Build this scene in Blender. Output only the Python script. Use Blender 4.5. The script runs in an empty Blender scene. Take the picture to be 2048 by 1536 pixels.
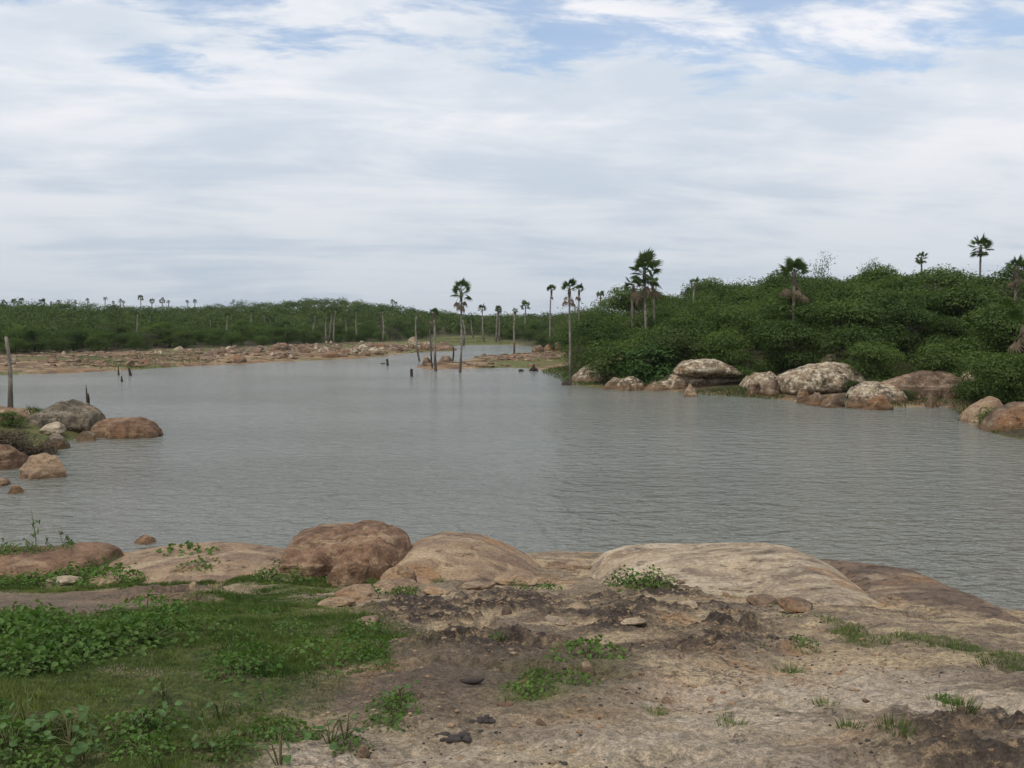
import bpy, bmesh, math, random
import numpy as np
from mathutils import Vector, Matrix

random.seed(7)
RNG = np.random.default_rng(7)
scene = bpy.context.scene
COL = scene.collection

# ------------------------------------------------------------------ camera
CAM_H = 4.5
F = 2000.0                       # focal length in pixels of the 2048 wide photograph
PITCH = math.atan(128 / F)
cam_d = bpy.data.cameras.new('camera')
cam = bpy.data.objects.new('camera', cam_d)
COL.objects.link(cam)
cam.location = (0, 0, CAM_H)
cam.rotation_euler = (math.radians(90) - PITCH, 0, 0)
cam_d.sensor_width = 36
cam_d.lens = 36 * F / 2048
cam_d.clip_start = 0.1
cam_d.clip_end = 20000
scene.camera = cam

# ------------------------------------------------------------------ sky and sun
SUN_EL, SUN_AZ = math.radians(58), math.radians(-140)     # azimuth from +Y, clockwise seen from above
world = bpy.data.worlds.new('World')
scene.world = world
world.use_nodes = True
wn, wl = world.node_tree.nodes, world.node_tree.links
wn.clear()


def nd(nodes, typ, **kw):
    n = nodes.new(typ)
    for k, v in kw.items():
        setattr(n, k, v)
    return n


def mathn(nodes, links, op, a, b=None, c=None, clamp=False):
    n = nodes.new('ShaderNodeMath')
    n.operation = op
    n.use_clamp = clamp
    for i, v in enumerate((a, b, c)):
        if v is None:
            continue
        if isinstance(v, (int, float)):
            n.inputs[i].default_value = v
        else:
            links.new(v, n.inputs[i])
    return n.outputs[0]


def mixc(nodes, links, fac, a, b, blend='MIX'):
    n = nodes.new('ShaderNodeMix')
    n.data_type = 'RGBA'
    n.blend_type = blend
    n.clamp_factor = True
    for s, v in ((n.inputs[0], fac), (n.inputs[6], a), (n.inputs[7], b)):
        if isinstance(v, (int, float)):
            s.default_value = v
        elif isinstance(v, tuple):
            s.default_value = (*v, 1) if len(v) == 3 else v
        else:
            links.new(v, s)
    return n.outputs[2]


def maprange(nodes, links, v, a, b, c=0.0, d=1.0, smooth=True):
    n = nodes.new('ShaderNodeMapRange')
    n.interpolation_type = 'SMOOTHSTEP' if smooth else 'LINEAR'
    links.new(v, n.inputs[0])
    for i, x in enumerate((a, b, c, d)):
        n.inputs[i + 1].default_value = x
    return n.outputs[0]


def noise(nodes, links, vec, scale, detail=4, rough=0.55, dist=0.0):
    n = nodes.new('ShaderNodeTexNoise')
    n.inputs['Scale'].default_value = scale
    n.inputs['Detail'].default_value = detail
    n.inputs['Roughness'].default_value = rough
    n.inputs['Distortion'].default_value = dist
    if vec is not None:
        links.new(vec, n.inputs['Vector'])
    return n.outputs[0]


def mapping(nodes, links, vec, scale=(1, 1, 1), loc=(0, 0, 0), rot=(0, 0, 0)):
    n = nodes.new('ShaderNodeMapping')
    n.inputs['Scale'].default_value = scale
    n.inputs['Location'].default_value = loc
    n.inputs['Rotation'].default_value = rot
    links.new(vec, n.inputs['Vector'])
    return n.outputs[0]


SKY_STRENGTH = 0.15
sky = nd(wn, 'ShaderNodeTexSky', sky_type='NISHITA')
sky.sun_disc = False
sky.sun_elevation = SUN_EL
sky.sun_rotation = SUN_AZ
sky.air_density = 1.0
sky.dust_density = 1.2
tc = nd(wn, 'ShaderNodeTexCoord')
sep = nd(wn, 'ShaderNodeSeparateXYZ')
wl.new(tc.outputs['Generated'], sep.inputs[0])
zpos = mathn(wn, wl, 'MAXIMUM', sep.outputs[2], 0.0)
zz = mathn(wn, wl, 'ADD', zpos, 0.13)
px_ = mathn(wn, wl, 'DIVIDE', sep.outputs[0], zz)
py_ = mathn(wn, wl, 'DIVIDE', sep.outputs[1], zz)
comb = nd(wn, 'ShaderNodeCombineXYZ')
wl.new(px_, comb.inputs[0]); wl.new(py_, comb.inputs[1])
SKY_OFF = (31.0, 8.0, 0)
pl = mapping(wn, wl, comb.outputs[0], (1.0, 1.0, 1), SKY_OFF, (0, 0, math.radians(-10)))
n_big = noise(wn, wl, pl, 0.75, 3, 0.5)
n_mid = noise(wn, wl, mapping(wn, wl, pl, (0.8, 1.3, 1)), 3.0, 10, 0.62, 0.25)
dens = mathn(wn, wl, 'ADD', mathn(wn, wl, 'MULTIPLY', n_big, 0.55), mathn(wn, wl, 'MULTIPLY', n_mid, 0.75))
# a layer of even thickness seen at a slant closes up towards the horizon
slant = maprange(wn, wl, sep.outputs[2], 0.13, 0.265, 0.27, 0.0)
dens2 = mathn(wn, wl, 'ADD', dens, slant)
cover = maprange(wn, wl, dens2, 0.56, 0.69, 0.0, 1.0)
# lit tops and grey undersides of the cloud layer
shade1 = noise(wn, wl, mapping(wn, wl, pl, (0.6, 1.1, 1), (5.3, 2.2, 0)), 1.5, 9, 0.62, 0.35)
shade2 = noise(wn, wl, mapping(wn, wl, tc.outputs['Generated'], (2.2, 2.2, 7.0), (1.2, 0, 0.5)), 1.6, 5, 0.5, 0.2)
shade_f = maprange(wn, wl, mathn(wn, wl, 'ADD', mathn(wn, wl, 'MULTIPLY', shade1, 0.5), mathn(wn, wl, 'MULTIPLY', shade2, 0.5)), 0.40, 0.58, 0.0, 1.0)
cl_hi = mixc(wn, wl, shade_f, (3.95, 4.4, 4.95), (5.65, 5.65, 5.85))
cl_lo = mixc(wn, wl, shade_f, (3.05, 3.55, 4.1), (3.95, 4.25, 4.6))
lowf = maprange(wn, wl, sep.outputs[2], 0.0, 0.24, 0.0, 1.0)
cl = mixc(wn, wl, lowf, cl_lo, cl_hi)
thin = maprange(wn, wl, cover, 0.0, 1.0, 0.22, 1.0, False)
col = mixc(wn, wl, thin, sky.outputs[0], cl)
bg = nd(wn, 'ShaderNodeBackground')
bg.inputs[1].default_value = SKY_STRENGTH
wl.new(col, bg.inputs[0])
wo = nd(wn, 'ShaderNodeOutputWorld')
wl.new(bg.outputs[0], wo.inputs[0])

sun_d = bpy.data.lights.new('sun', 'SUN')
sun_d.energy = 1.45
sun_d.angle = math.radians(12)
sun_d.color = (1.0, 0.93, 0.82)
sun = bpy.data.objects.new('sun', sun_d)
COL.objects.link(sun)
sdir = Vector((math.cos(SUN_EL) * math.sin(SUN_AZ), math.cos(SUN_EL) * math.cos(SUN_AZ), math.sin(SUN_EL)))
sun.rotation_euler = sdir.to_track_quat('Z', 'Y').to_euler()
sun.location = (0, -20, 60)

scene.view_settings.view_transform = 'Standard'
scene.view_settings.look = 'None'
scene.view_settings.exposure = 0.15
scene.view_settings.gamma = 1.0
scene.view_settings.use_curve_mapping = False


# ------------------------------------------------------------------ numpy helpers
def _hash(ix, iy, iz, seed):
    h = (ix.astype(np.int64) * 374761393 + iy.astype(np.int64) * 668265263 + iz.astype(np.int64) * 2147483647 + seed * 1274126177) & 0xFFFFFFFF
    h = ((h ^ (h >> 13)) * 1274126177) & 0xFFFFFFFF
    h = (h ^ (h >> 16)) & 0xFFFFFFFF
    return h.astype(np.float64) / 4294967295.0


def vnoise2(x, y, seed=0):
    ix = np.floor(x); iy = np.floor(y)
    fx = x - ix; fy = y - iy
    ux = fx * fx * fx * (fx * (fx * 6 - 15) + 10); uy = fy * fy * fy * (fy * (fy * 6 - 15) + 10)
    z = np.zeros_like(ix)
    a = _hash(ix, iy, z, seed); b = _hash(ix + 1, iy, z, seed)
    c = _hash(ix, iy + 1, z, seed); d = _hash(ix + 1, iy + 1, z, seed)
    return (a * (1 - ux) + b * ux) * (1 - uy) + (c * (1 - ux) + d * ux) * uy


def fbm2(x, y, octaves=4, seed=0, gain=0.5, lac=2.03):
    x = np.asarray(x, float); y = np.asarray(y, float)
    s = np.zeros(np.broadcast(x, y).shape); a = 1.0; t = 0.0
    for o in range(octaves):
        s += a * (vnoise2(x + 17.3 * o, y - 9.1 * o, seed + o) * 2 - 1)
        t += a; a *= gain
        x, y = (x * 0.8 - y * 0.6) * lac, (x * 0.6 + y * 0.8) * lac
    return s / t


def vnoise3(p, seed=0):
    i = np.floor(p); f = p - i
    u = f * f * f * (f * (f * 6 - 15) + 10)
    r = 0
    for dx in (0, 1):
        for dy in (0, 1):
            for dz in (0, 1):
                w = (u[:, 0] if dx else 1 - u[:, 0]) * (u[:, 1] if dy else 1 - u[:, 1]) * (u[:, 2] if dz else 1 - u[:, 2])
                r = r + w * _hash(i[:, 0] + dx, i[:, 1] + dy, i[:, 2] + dz, seed)
    return r


def fbm3(p, octaves=4, seed=0, gain=0.5):
    s = 0; a = 1.0; t = 0.0; p = p.copy()
    for o in range(octaves):
        s = s + a * (vnoise3(p + 11.7 * o, seed + o) * 2 - 1)
        t += a; a *= gain
        p = p * 2.03
    return s / t


def smooth(a, b, x):
    t = np.clip((np.asarray(x, float) - a) / (b - a), 0, 1)
    return t * t * (3 - 2 * t)


def poly_sd(poly, x, y):
    """signed distance to a polygon, positive inside"""
    poly = np.asarray(poly, float)
    x = np.asarray(x, float); y = np.asarray(y, float)
    d2 = np.full(x.shape, 1e18); inside = np.zeros(x.shape, bool)
    n = len(poly)
    for i in range(n):
        ax, ay = poly[i]; bx, by = poly[(i + 1) % n]
        ex, ey = bx - ax, by - ay
        L = ex * ex + ey * ey + 1e-12
        t = np.clip(((x - ax) * ex + (y - ay) * ey) / L, 0, 1)
        dx = x - ax - t * ex; dy = y - ay - t * ey
        d2 = np.minimum(d2, dx * dx + dy * dy)
        cond = (ay > y) != (by > y)
        with np.errstate(divide='ignore', invalid='ignore'):
            xi = ax + (y - ay) * ex / (ey if ey != 0 else 1e-12)
        inside ^= cond & (x < xi)
    d = np.sqrt(d2)
    return np.where(inside, d, -d)


CP, SP = math.cos(PITCH), math.sin(PITCH)


def ray(px, py):
    xc = (px - 1024) / F; yc = (768 - py) / F
    return (xc, CP + yc * SP, -SP + yc * CP)


def G(px, py, z=0.0):
    """point at height z seen at pixel (px, py)"""
    r = ray(px, py)
    t = (z - CAM_H) / r[2]
    return (r[0] * t, r[1] * t)


def at_dist(px, py, yd):
    r = ray(px, py)
    t = yd / r[1]
    return (r[0] * t, yd, CAM_H + r[2] * t)


# ------------------------------------------------------------------ terrain
NEAR = [G(-700, 1150), G(-200, 1135), G(0, 1118), G(120, 1116), G(232, 1138), G(300, 1122), G(560, 1128), G(700, 1122),
        G(830, 1128), G(960, 1122), G(1060, 1136), G(1190, 1132), G(1320, 1112), G(1560, 1110), G(1660, 1132), G(1850, 1160),
        G(1905, 1200), G(1975, 1250), G(2060, 1268), G(2200, 1300), (10.5, 8.0), (25, 5), (60, 0), (120, -60), (0, -5000), (-300, -300), (-120, -20), (-40, 8)]
HEAD = [G(-900, 1010), G(-200, 975), G(0, 935), G(60, 905), G(140, 893), G(178, 880), G(196, 866), G(170, 842), G(110, 826), G(0, 812), G(-300, 806), G(-900, 812)]
FAR = [(-900, 60), G(-900, 778), G(-300, 762), G(0, 750), G(150, 746), G(250, 741), G(400, 732), G(500, 727), G(620, 721), G(720, 717),
       G(790, 711), G(830, 706), G(868, 703), G(912, 703), G(915, 697), G(880, 694), G(925, 691), G(985, 691), G(1060, 692),
       G(1078, 700), G(1066, 707), G(1020, 711), G(965, 713), G(935, 718), G(915, 727), G(880, 727), G(855, 723), G(838, 730), G(822, 735),
       G(866, 740), G(930, 737), G(1020, 736), G(1068, 738), G(1115, 750), G(1140, 768), G(1180, 775), G(1270, 779), G(1400, 788),
       G(1560, 798), G(1640, 812), G(1770, 817), G(1880, 812), G(1915, 818), G(1930, 850), G(1975, 872), G(2060, 884), G(2300, 915), G(2700, 945),
       (60, 26), (120, 20), (900, 30), (5200, 0), (5200, 5200), (-5200, 5200), (-5200, 60)]
STRIP = [G(872, 686.4), G(935, 686.8), G(1003, 685.4), G(1000, 684.2), G(935, 685.0), G(876, 685.2)]


def prof(y):
    return np.interp(y, [-200, -20, 0, 3.6, 6, 8, 10, 12, 14, 16, 19], [3.4, 3.2, 2.95, 2.86, 2.48, 2.05, 1.6, 1.2, 0.83, 0.52, 0.25])


def rock_mask_near(x, y):
    return smooth(-1.6, 0.4, x + 0.9 * fbm2(x * 0.7, y * 0.7, 3, 5) + np.interp(y, [3, 7, 10, 14], [1.6, 0.8, 2.2, 7]))


def height(x, y, detail=True):
    x = np.asarray(x, float); y = np.asarray(y, float)
    wob = 0.18 * fbm2(x * 0.9, y * 0.9, 3, 11)
    sn = poly_sd(NEAR, x, y) + wob
    base = prof(y) + 0.10 * fbm2(x * 0.35, y * 0.35, 3, 21)
    # right flank falls away
    base = base - 0.5 * smooth(3.0, 8.0, x) * smooth(2, 7, y)
    zn = -1.3 + (base + 1.3) * smooth(-1.3, 0.6, sn)
    rm = 0
    if detail:
        near_w = smooth(0.2, 1.2, sn) * smooth(26, 20, np.hypot(x, y))
        rm = rock_mask_near(x, y) * near_w
        # tilted beds: low broken risers that face the camera, and edges that fall away
        wx = 0.9 * fbm2(x * 0.45 + 3, y * 0.45, 4, 31)
        amp = smooth(-0.15, 0.45, fbm2(x * 0.42, y * 0.42, 3, 77))
        s = (y * 0.85 + 0.30 * x + wx * 1.3) / 1.15
        fr = s - np.floor(s)
        amp = amp * (0.35 + 0.65 * smooth(4.5, 8, y))
        zn = zn + rm * amp * 0.13 * (smooth(0.0, 0.07, fr) * (1 - fr) - 0.35)
        s2 = (y * 0.55 + 0.85 * x + wx * 1.8 + 5) / 0.83
        fr2 = s2 - np.floor(s2)
        amp2 = smooth(-0.05, 0.45, fbm2(x * 0.55 + 9, y * 0.55, 3, 78)) * smooth(-1, 3, x)
        amp2 = amp2 * (0.3 + 0.7 * smooth(4.5, 8, y))
        zn = zn + rm * amp2 * 0.10 * (fr2 * smooth(1.0, 0.92, fr2) - 0.4)
        zn = zn + rm * (0.05 * fbm2(x * 2.3, y * 2.3, 4, 41) + 0.03 * fbm2(x * 7, y * 7, 4, 42, 0.6))
        cr = crust(x, y) * near_w
        zn = zn + cr * (0.03 + 0.14 * np.abs(fbm2(x * 4.5, y * 4.5, 5, 51, 0.6)))
        zn = zn + near_w * (1 - rm) * (0.02 * fbm2(x * 3, y * 3, 3, 61))
    # headland
    sh = poly_sd(HEAD, x, y) + 0.3 * fbm2(x * 0.5, y * 0.5, 3, 12)
    zh = -1.3 + (1.3 + 0.45 + 0.15 * fbm2(x * 0.4, y * 0.4, 3, 13)) * smooth(-2.5, 2.0, sh)
    # far land
    sf = poly_sd(FAR, x, y)
    sfw = sf + 0.7 * fbm2(x * 0.18, y * 0.18, 3, 14)
    right = smooth(6, 16, x) * smooth(140, 95, y)
    low = 0.10 + 0.035 * np.minimum(sfw, 12) + 0.15 * fbm2(x * 0.2, y * 0.2, 3, 15)
    hi = 0.06 + 0.09 * np.clip(sfw, 0, 4) + 0.21 * np.clip(sfw - 4, 0, 7)
    zf = np.where(sfw > 0, low * (1 - right) + hi * right, 0)
    zf = zf + np.where(sfw > 0.3, 0.10 * fbm2(x * 0.8, y * 0.8, 3, 16), 0) * smooth(0.3, 2, sfw)
    zf = zf * smooth(-0.2, 1.2, sfw) - 1.3 * smooth(0.6, -3.0, sfw)
    # hill on the right, long rises beyond the left bank and far away
    inl = smooth(4, 40, sf)
    az = x / np.maximum(y, 1)
    hr = np.interp(az, [-0.02, 0.05, 0.09, 0.13, 0.19, 0.26, 0.32, 0.4, 0.6], [0, 0.9, 2.2, 2.7, 3.2, 3.3, 2.9, 2.4, 2.2])
    zf = zf + inl * hr * smooth(45, 92, np.hypot(x, y)) * smooth(420, 170, np.hypot(x, y))
    hl = np.interp(az, [-0.8, -0.5, -0.36, -0.28, -0.21, -0.17, -0.13, -0.08, -0.03, 0.05], [4.2, 4.2, 4.0, 4.5, 6.0, 7.2, 4.9, 3.0, 2.0, 1.5])
    zf = zf + smooth(20, 150, sf) * hl * smooth(100, 230, y)
    r = np.hypot(x, y)
    zf = zf + smooth(700, 2600, r) * (10 + 9 * fbm2(x * 0.0011, y * 0.0011, 4, 71)) * smooth(0, 200, sf)
    z = np.maximum(np.maximum(zn, zh), zf)
    ss = poly_sd(STRIP, x, y)
    z = np.where(sf > 0, z * (1 - smooth(-4, 1.0, ss)) - 0.35 * smooth(-2.0, 1.0, ss), z)
    return z


CRUST = None


def crust(x, y):
    if CRUST is None:
        return np.zeros(np.shape(x))
    m = 0
    for poly, soft in CRUST:
        m = np.maximum(m, smooth(-soft, soft, poly_sd(poly, x, y) + 0.5 * fbm2(x * 1.4, y * 1.9, 4, 81)))
    return m * smooth(-0.16, 0.16, fbm2(x * 1.9, y * 2.6, 5, 82, 0.6))


def H1(x, y, detail=True):
    return float(height(np.array([x]), np.array([y]), detail)[0])


def P(px, py, detail=False):
    """where the ray of a pixel first meets the ground or the water"""
    r = ray(px, py)
    ts = np.concatenate([np.arange(2.5, 30, 0.04), np.arange(30, 400, 0.4)])
    xs, ys, zs = r[0] * ts, r[1] * ts, CAM_H + r[2] * ts
    h = np.maximum(height(xs, ys, detail), 0.0)
    k = np.argmax(zs <= h)
    return (xs[k], ys[k])


CRUST = [([P(*q) for q in ((690, 1205), (800, 1185), (1050, 1190), (1180, 1200), (1060, 1260), (900, 1255), (760, 1250))], 0.5),
         ([P(*q) for q in ((1170, 1195), (1300, 1175), (1400, 1180), (1420, 1230), (1300, 1250), (1190, 1265))], 0.4),
         ([P(*q) for q in ((1350, 1230), (1480, 1225), (1540, 1270), (1520, 1330), (1340, 1320))], 0.4),
         ([P(*q) for q in ((780, 1275), (960, 1260), (1120, 1290), (1000, 1320), (830, 1310))], 0.3),
         ([P(*q) for q in ((860, 1430), (1000, 1425), (1010, 1455), (860, 1455))], 0.12),
         ([P(*q) for q in ((1800, 1440), (2060, 1420), (2060, 1536), (1900, 1530))], 0.4)]
GRASS = [[P(*q) for q in ((-500, 1240), (0, 1230), (180, 1228), (390, 1205), (480, 1178), (640, 1160), (690, 1175), (610, 1205), (700, 1245), (850, 1300), (740, 1345), (640, 1395), (590, 1450), (545, 1536), (500, 1640), (-700, 1640))],
         [P(*q) for q in ((-300, 1165), (0, 1165), (150, 1140), (340, 1130), (560, 1148), (720, 1148), (900, 1150), (880, 1165), (620, 1172), (300, 1170), (60, 1185))],
         [P(*q) for q in ((990, 1385), (1040, 1340), (1110, 1330), (1090, 1395), (1030, 1410))]]
MOSS = [[P(*q) for q in ((1790, 1268), (1880, 1275), (1960, 1298), (2060, 1330), (2060, 1348), (1960, 1318), (1880, 1298), (1800, 1285))], [P(*q) for q in ((1640, 1235), (1700, 1262), (1760, 1300), (1740, 1302), (1680, 1270))]]
SOIL = [[P(*q) for q in ((-300, 1180), (0, 1180), (450, 1165), (480, 1200), (300, 1225), (-300, 1240))],
        [P(*q) for q in ((600, 1400), (800, 1270), (1150, 1270), (1230, 1330), (1180, 1420), (950, 1460), (640, 1460))]]
PALE = [[P(*q) for q in ((1200, 1420), (1450, 1360), (1700, 1330), (2060, 1400), (2060, 1450), (1800, 1440), (1500, 1500))],
        [P(*q) for q in ((540, 1500), (900, 1470), (1500, 1470), (1700, 1560), (500, 1580))]]


def new_mesh(name, V, Fc, mat=None, smooth_shade=False, attrs=None):
    """fast mesh from arrays; Fc is an (n, 3) or (n, 4) index array"""
    V = np.asarray(V, np.float32); Fc = np.asarray(Fc, np.int32)
    me = bpy.data.meshes.new(name)
    n, k = Fc.shape
    me.vertices.add(len(V)); me.vertices.foreach_set('co', V.ravel())
    me.loops.add(n * k); me.loops.foreach_set('vertex_index', Fc.ravel())
    me.polygons.add(n)
    me.polygons.foreach_set('loop_start', np.arange(0, n * k, k, dtype=np.int32))
    me.polygons.foreach_set('loop_total', np.full(n, k, np.int32))
    me.polygons.foreach_set('use_smooth', np.full(n, smooth_shade, bool))
    for an, av in (attrs or {}).items():
        a = me.attributes.new(an, 'FLOAT', 'POINT')
        a.data.foreach_set('value', np.asarray(av, np.float32))
    me.update(calc_edges=True)
    if mat:
        me.materials.append(mat)
    return me


def obj(name, me, parent=None, loc=None):
    o = bpy.data.objects.new(name, me)
    COL.objects.link(o)
    if parent is not None:
        o.parent = parent
    if loc is not None:
        o.location = loc
    return o


def tag(o, label, cat, group=None):
    o['label'] = label
    o['category'] = cat
    if group:
        o['group'] = group
    return o


def struct(o):
    o['kind'] = 'structure'
    return o


def stuff(o, label=None, cat=None):
    o['kind'] = 'stuff'
    if label:
        o['label'] = label
        o['category'] = cat
    return o


def empty(name, loc, rz=0.0, scale=1.0):
    o = bpy.data.objects.new(name, None)
    COL.objects.link(o)
    o.empty_display_size = 0.2
    o.location = loc
    o.rotation_euler = (0, 0, rz)
    o.scale = (scale,) * 3 if isinstance(scale, (int, float)) else scale
    return o


# ------------------------------------------------------------------ materials
def new_mat(name):
    m = bpy.data.materials.new(name)
    m.use_nodes = True
    n, l = m.node_tree.nodes, m.node_tree.links
    b = n['Principled BSDF']
    return m, n, l, b


def attr(n, name):
    a = n.new('ShaderNodeAttribute')
    a.attribute_name = name
    return a.outputs['Fac']


def world_pos(n):
    return n.new('ShaderNodeNewGeometry').outputs['Position']


def ground_material():
    m, n, l, b = new_mat('ground_rock_soil')
    pos = world_pos(n)
    nA = noise(n, l, pos, 0.9, 6, 0.6, 0.4)
    nB = noise(n, l, mapping(n, l, pos, (1, 1, 1), (7, 3, 1)), 0.55, 5, 0.6, 0.6)
    strat = noise(n, l, mapping(n, l, pos, (0.9, 3.0, 6.0), (0, 0, 0), (0, 0, math.radians(28))), 0.9, 7, 0.62, 0.5)
    fine = noise(n, l, pos, 26, 7, 0.75)
    spot = noise(n, l, pos, 6, 7, 0.68)
    patch = noise(n, l, mapping(n, l, pos, (0.8, 1.2, 1.0), (2, 8, 0)), 1.7, 8, 0.62, 0.5)
    c = mixc(n, l, maprange(n, l, nA, 0.40, 0.60), (0.24, 0.185, 0.135), (0.43, 0.33, 0.215))
    c = mixc(n, l, maprange(n, l, strat, 0.53, 0.60, 0, 0.75), c, (0.50, 0.39, 0.245))
    c = mixc(n, l, maprange(n, l, strat, 0.46, 0.38, 0, 0.7), c, (0.165, 0.125, 0.088))
    c = mixc(n, l, maprange(n, l, nB, 0.55, 0.64, 0, 0.65), c, (0.42, 0.25, 0.125))
    c = mixc(n, l, mathn(n, l, 'MULTIPLY', attr(n, 'm_pale'), maprange(n, l, spot, 0.35, 0.6, 0.4, 0.9)), c, (0.56, 0.47, 0.37))
    c = mixc(n, l, maprange(n, l, patch, 0.555, 0.60, 0, 0.5), c, (0.155, 0.125, 0.095))
    c = mixc(n, l, maprange(n, l, patch, 0.43, 0.39, 0, 0.55), c, (0.53, 0.42, 0.265))
    c = mixc(n, l, mathn(n, l, 'MULTIPLY', attr(n, 'm_soil'), maprange(n, l, nA, 0.3, 0.6, 0.95, 0.7)), c, (0.155, 0.118, 0.088))
    c = mixc(n, l, attr(n, 'm_crust'), c, mixc(n, l, maprange(n, l, noise(n, l, pos, 9, 5, 0.75), 0.52, 0.62), (0.075, 0.058, 0.048), (0.36, 0.26, 0.155)))
    # hairline cracks
    ck = mathn(n, l, 'ABSOLUTE', mathn(n, l, 'SUBTRACT', noise(n, l, mapping(n, l, pos, (0.7, 1.3, 1), (1, 4, 0), (0, 0, 0.4)), 1.4, 5, 0.6, 0.6), 0.5))
    ckm = mathn(n, l, 'MULTIPLY', maprange(n, l, ck, 0.008, 0.001), maprange(n, l, nB, 0.42, 0.56, 0.0, 0.75))
    c = mixc(n, l, mathn(n, l, 'MULTIPLY', ckm, mathn(n, l, 'SUBTRACT', 0.7, attr(n, 'm_far'), None, True)), c, (0.07, 0.055, 0.045))
    # far banks: rusty sand
    farsand = mixc(n, l, maprange(n, l, noise(n, l, pos, 0.25, 5, 0.6), 0.38, 0.62), (0.225, 0.135, 0.072), (0.25, 0.195, 0.115))
    farsand = mixc(n, l, maprange(n, l, noise(n, l, pos, 1.2, 4, 0.7), 0.56, 0.66, 0, 0.7), farsand, (0.16, 0.10, 0.07))
    rub = noise(n, l, mapping(n, l, pos, (0.7, 1.0, 1)), 0.9, 7, 0.7, 0.6)
    farsand = mixc(n, l, maprange(n, l, rub, 0.52, 0.57, 0, 0.8), farsand, (0.12, 0.078, 0.055))
    farsand = mixc(n, l, maprange(n, l, rub, 0.44, 0.40, 0, 0.8), farsand, (0.40, 0.31, 0.21))
    c = mixc(n, l, attr(n, 'm_far'), c, farsand)
    # grass-grown soil
    gcol = mixc(n, l, maprange(n, l, spot, 0.35, 0.65), (0.062, 0.086, 0.022), (0.125, 0.14, 0.046))
    gmask = mathn(n, l, 'MULTIPLY', attr(n, 'm_grass'), maprange(n, l, noise(n, l, pos, 2.6, 5, 0.65), 0.30, 0.50, 0.35, 1.0))
    c = mixc(n, l, gmask, c, gcol)
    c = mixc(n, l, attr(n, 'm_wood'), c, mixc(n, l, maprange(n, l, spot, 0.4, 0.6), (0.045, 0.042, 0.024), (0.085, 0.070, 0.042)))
    c = mixc(n, l, 1.0, c, mixc(n, l, maprange(n, l, fine, 0.36, 0.64), (0.66, 0.66, 0.66), (1.42, 1.39, 1.34)), 'MULTIPLY')
    grit = noise(n, l, pos, 110, 3, 0.7)
    c = mixc(n, l, 1.0, c, mixc(n, l, maprange(n, l, grit, 0.36, 0.64), (0.84, 0.84, 0.84), (1.42, 1.40, 1.36)), 'MULTIPLY')
    peb = n.new('ShaderNodeTexVoronoi'); peb.inputs['Scale'].default_value = 14
    l.new(pos, peb.inputs['Vector'])
    pm = mathn(n, l, 'MULTIPLY', maprange(n, l, peb.outputs['Distance'], 0.16, 0.10), maprange(n, l, spot, 0.5, 0.62))
    c = mixc(n, l, mathn(n, l, 'MULTIPLY', pm, 0.55), c, (0.09, 0.065, 0.05))
    l.new(c, b.inputs['Base Color'])
    b.inputs['Roughness'].default_value = 0.92
    b.inputs['Specular IOR Level'].default_value = 0.2
    hgt = mathn(n, l, 'ADD', mathn(n, l, 'MULTIPLY', fine, 0.8), mathn(n, l, 'ADD', spot, mathn(n, l, 'MULTIPLY', strat, 1.5)))
    hgt = mathn(n, l, 'SUBTRACT', hgt, mathn(n, l, 'MULTIPLY', ckm, 0.4))
    bp = n.new('ShaderNodeBump')
    bp.inputs['Strength'].default_value = 1.0
    bp.inputs['Distance'].default_value = 0.06
    l.new(hgt, bp.inputs['Height'])
    l.new(bp.outputs[0], b.inputs['Normal'])
    return m


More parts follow.
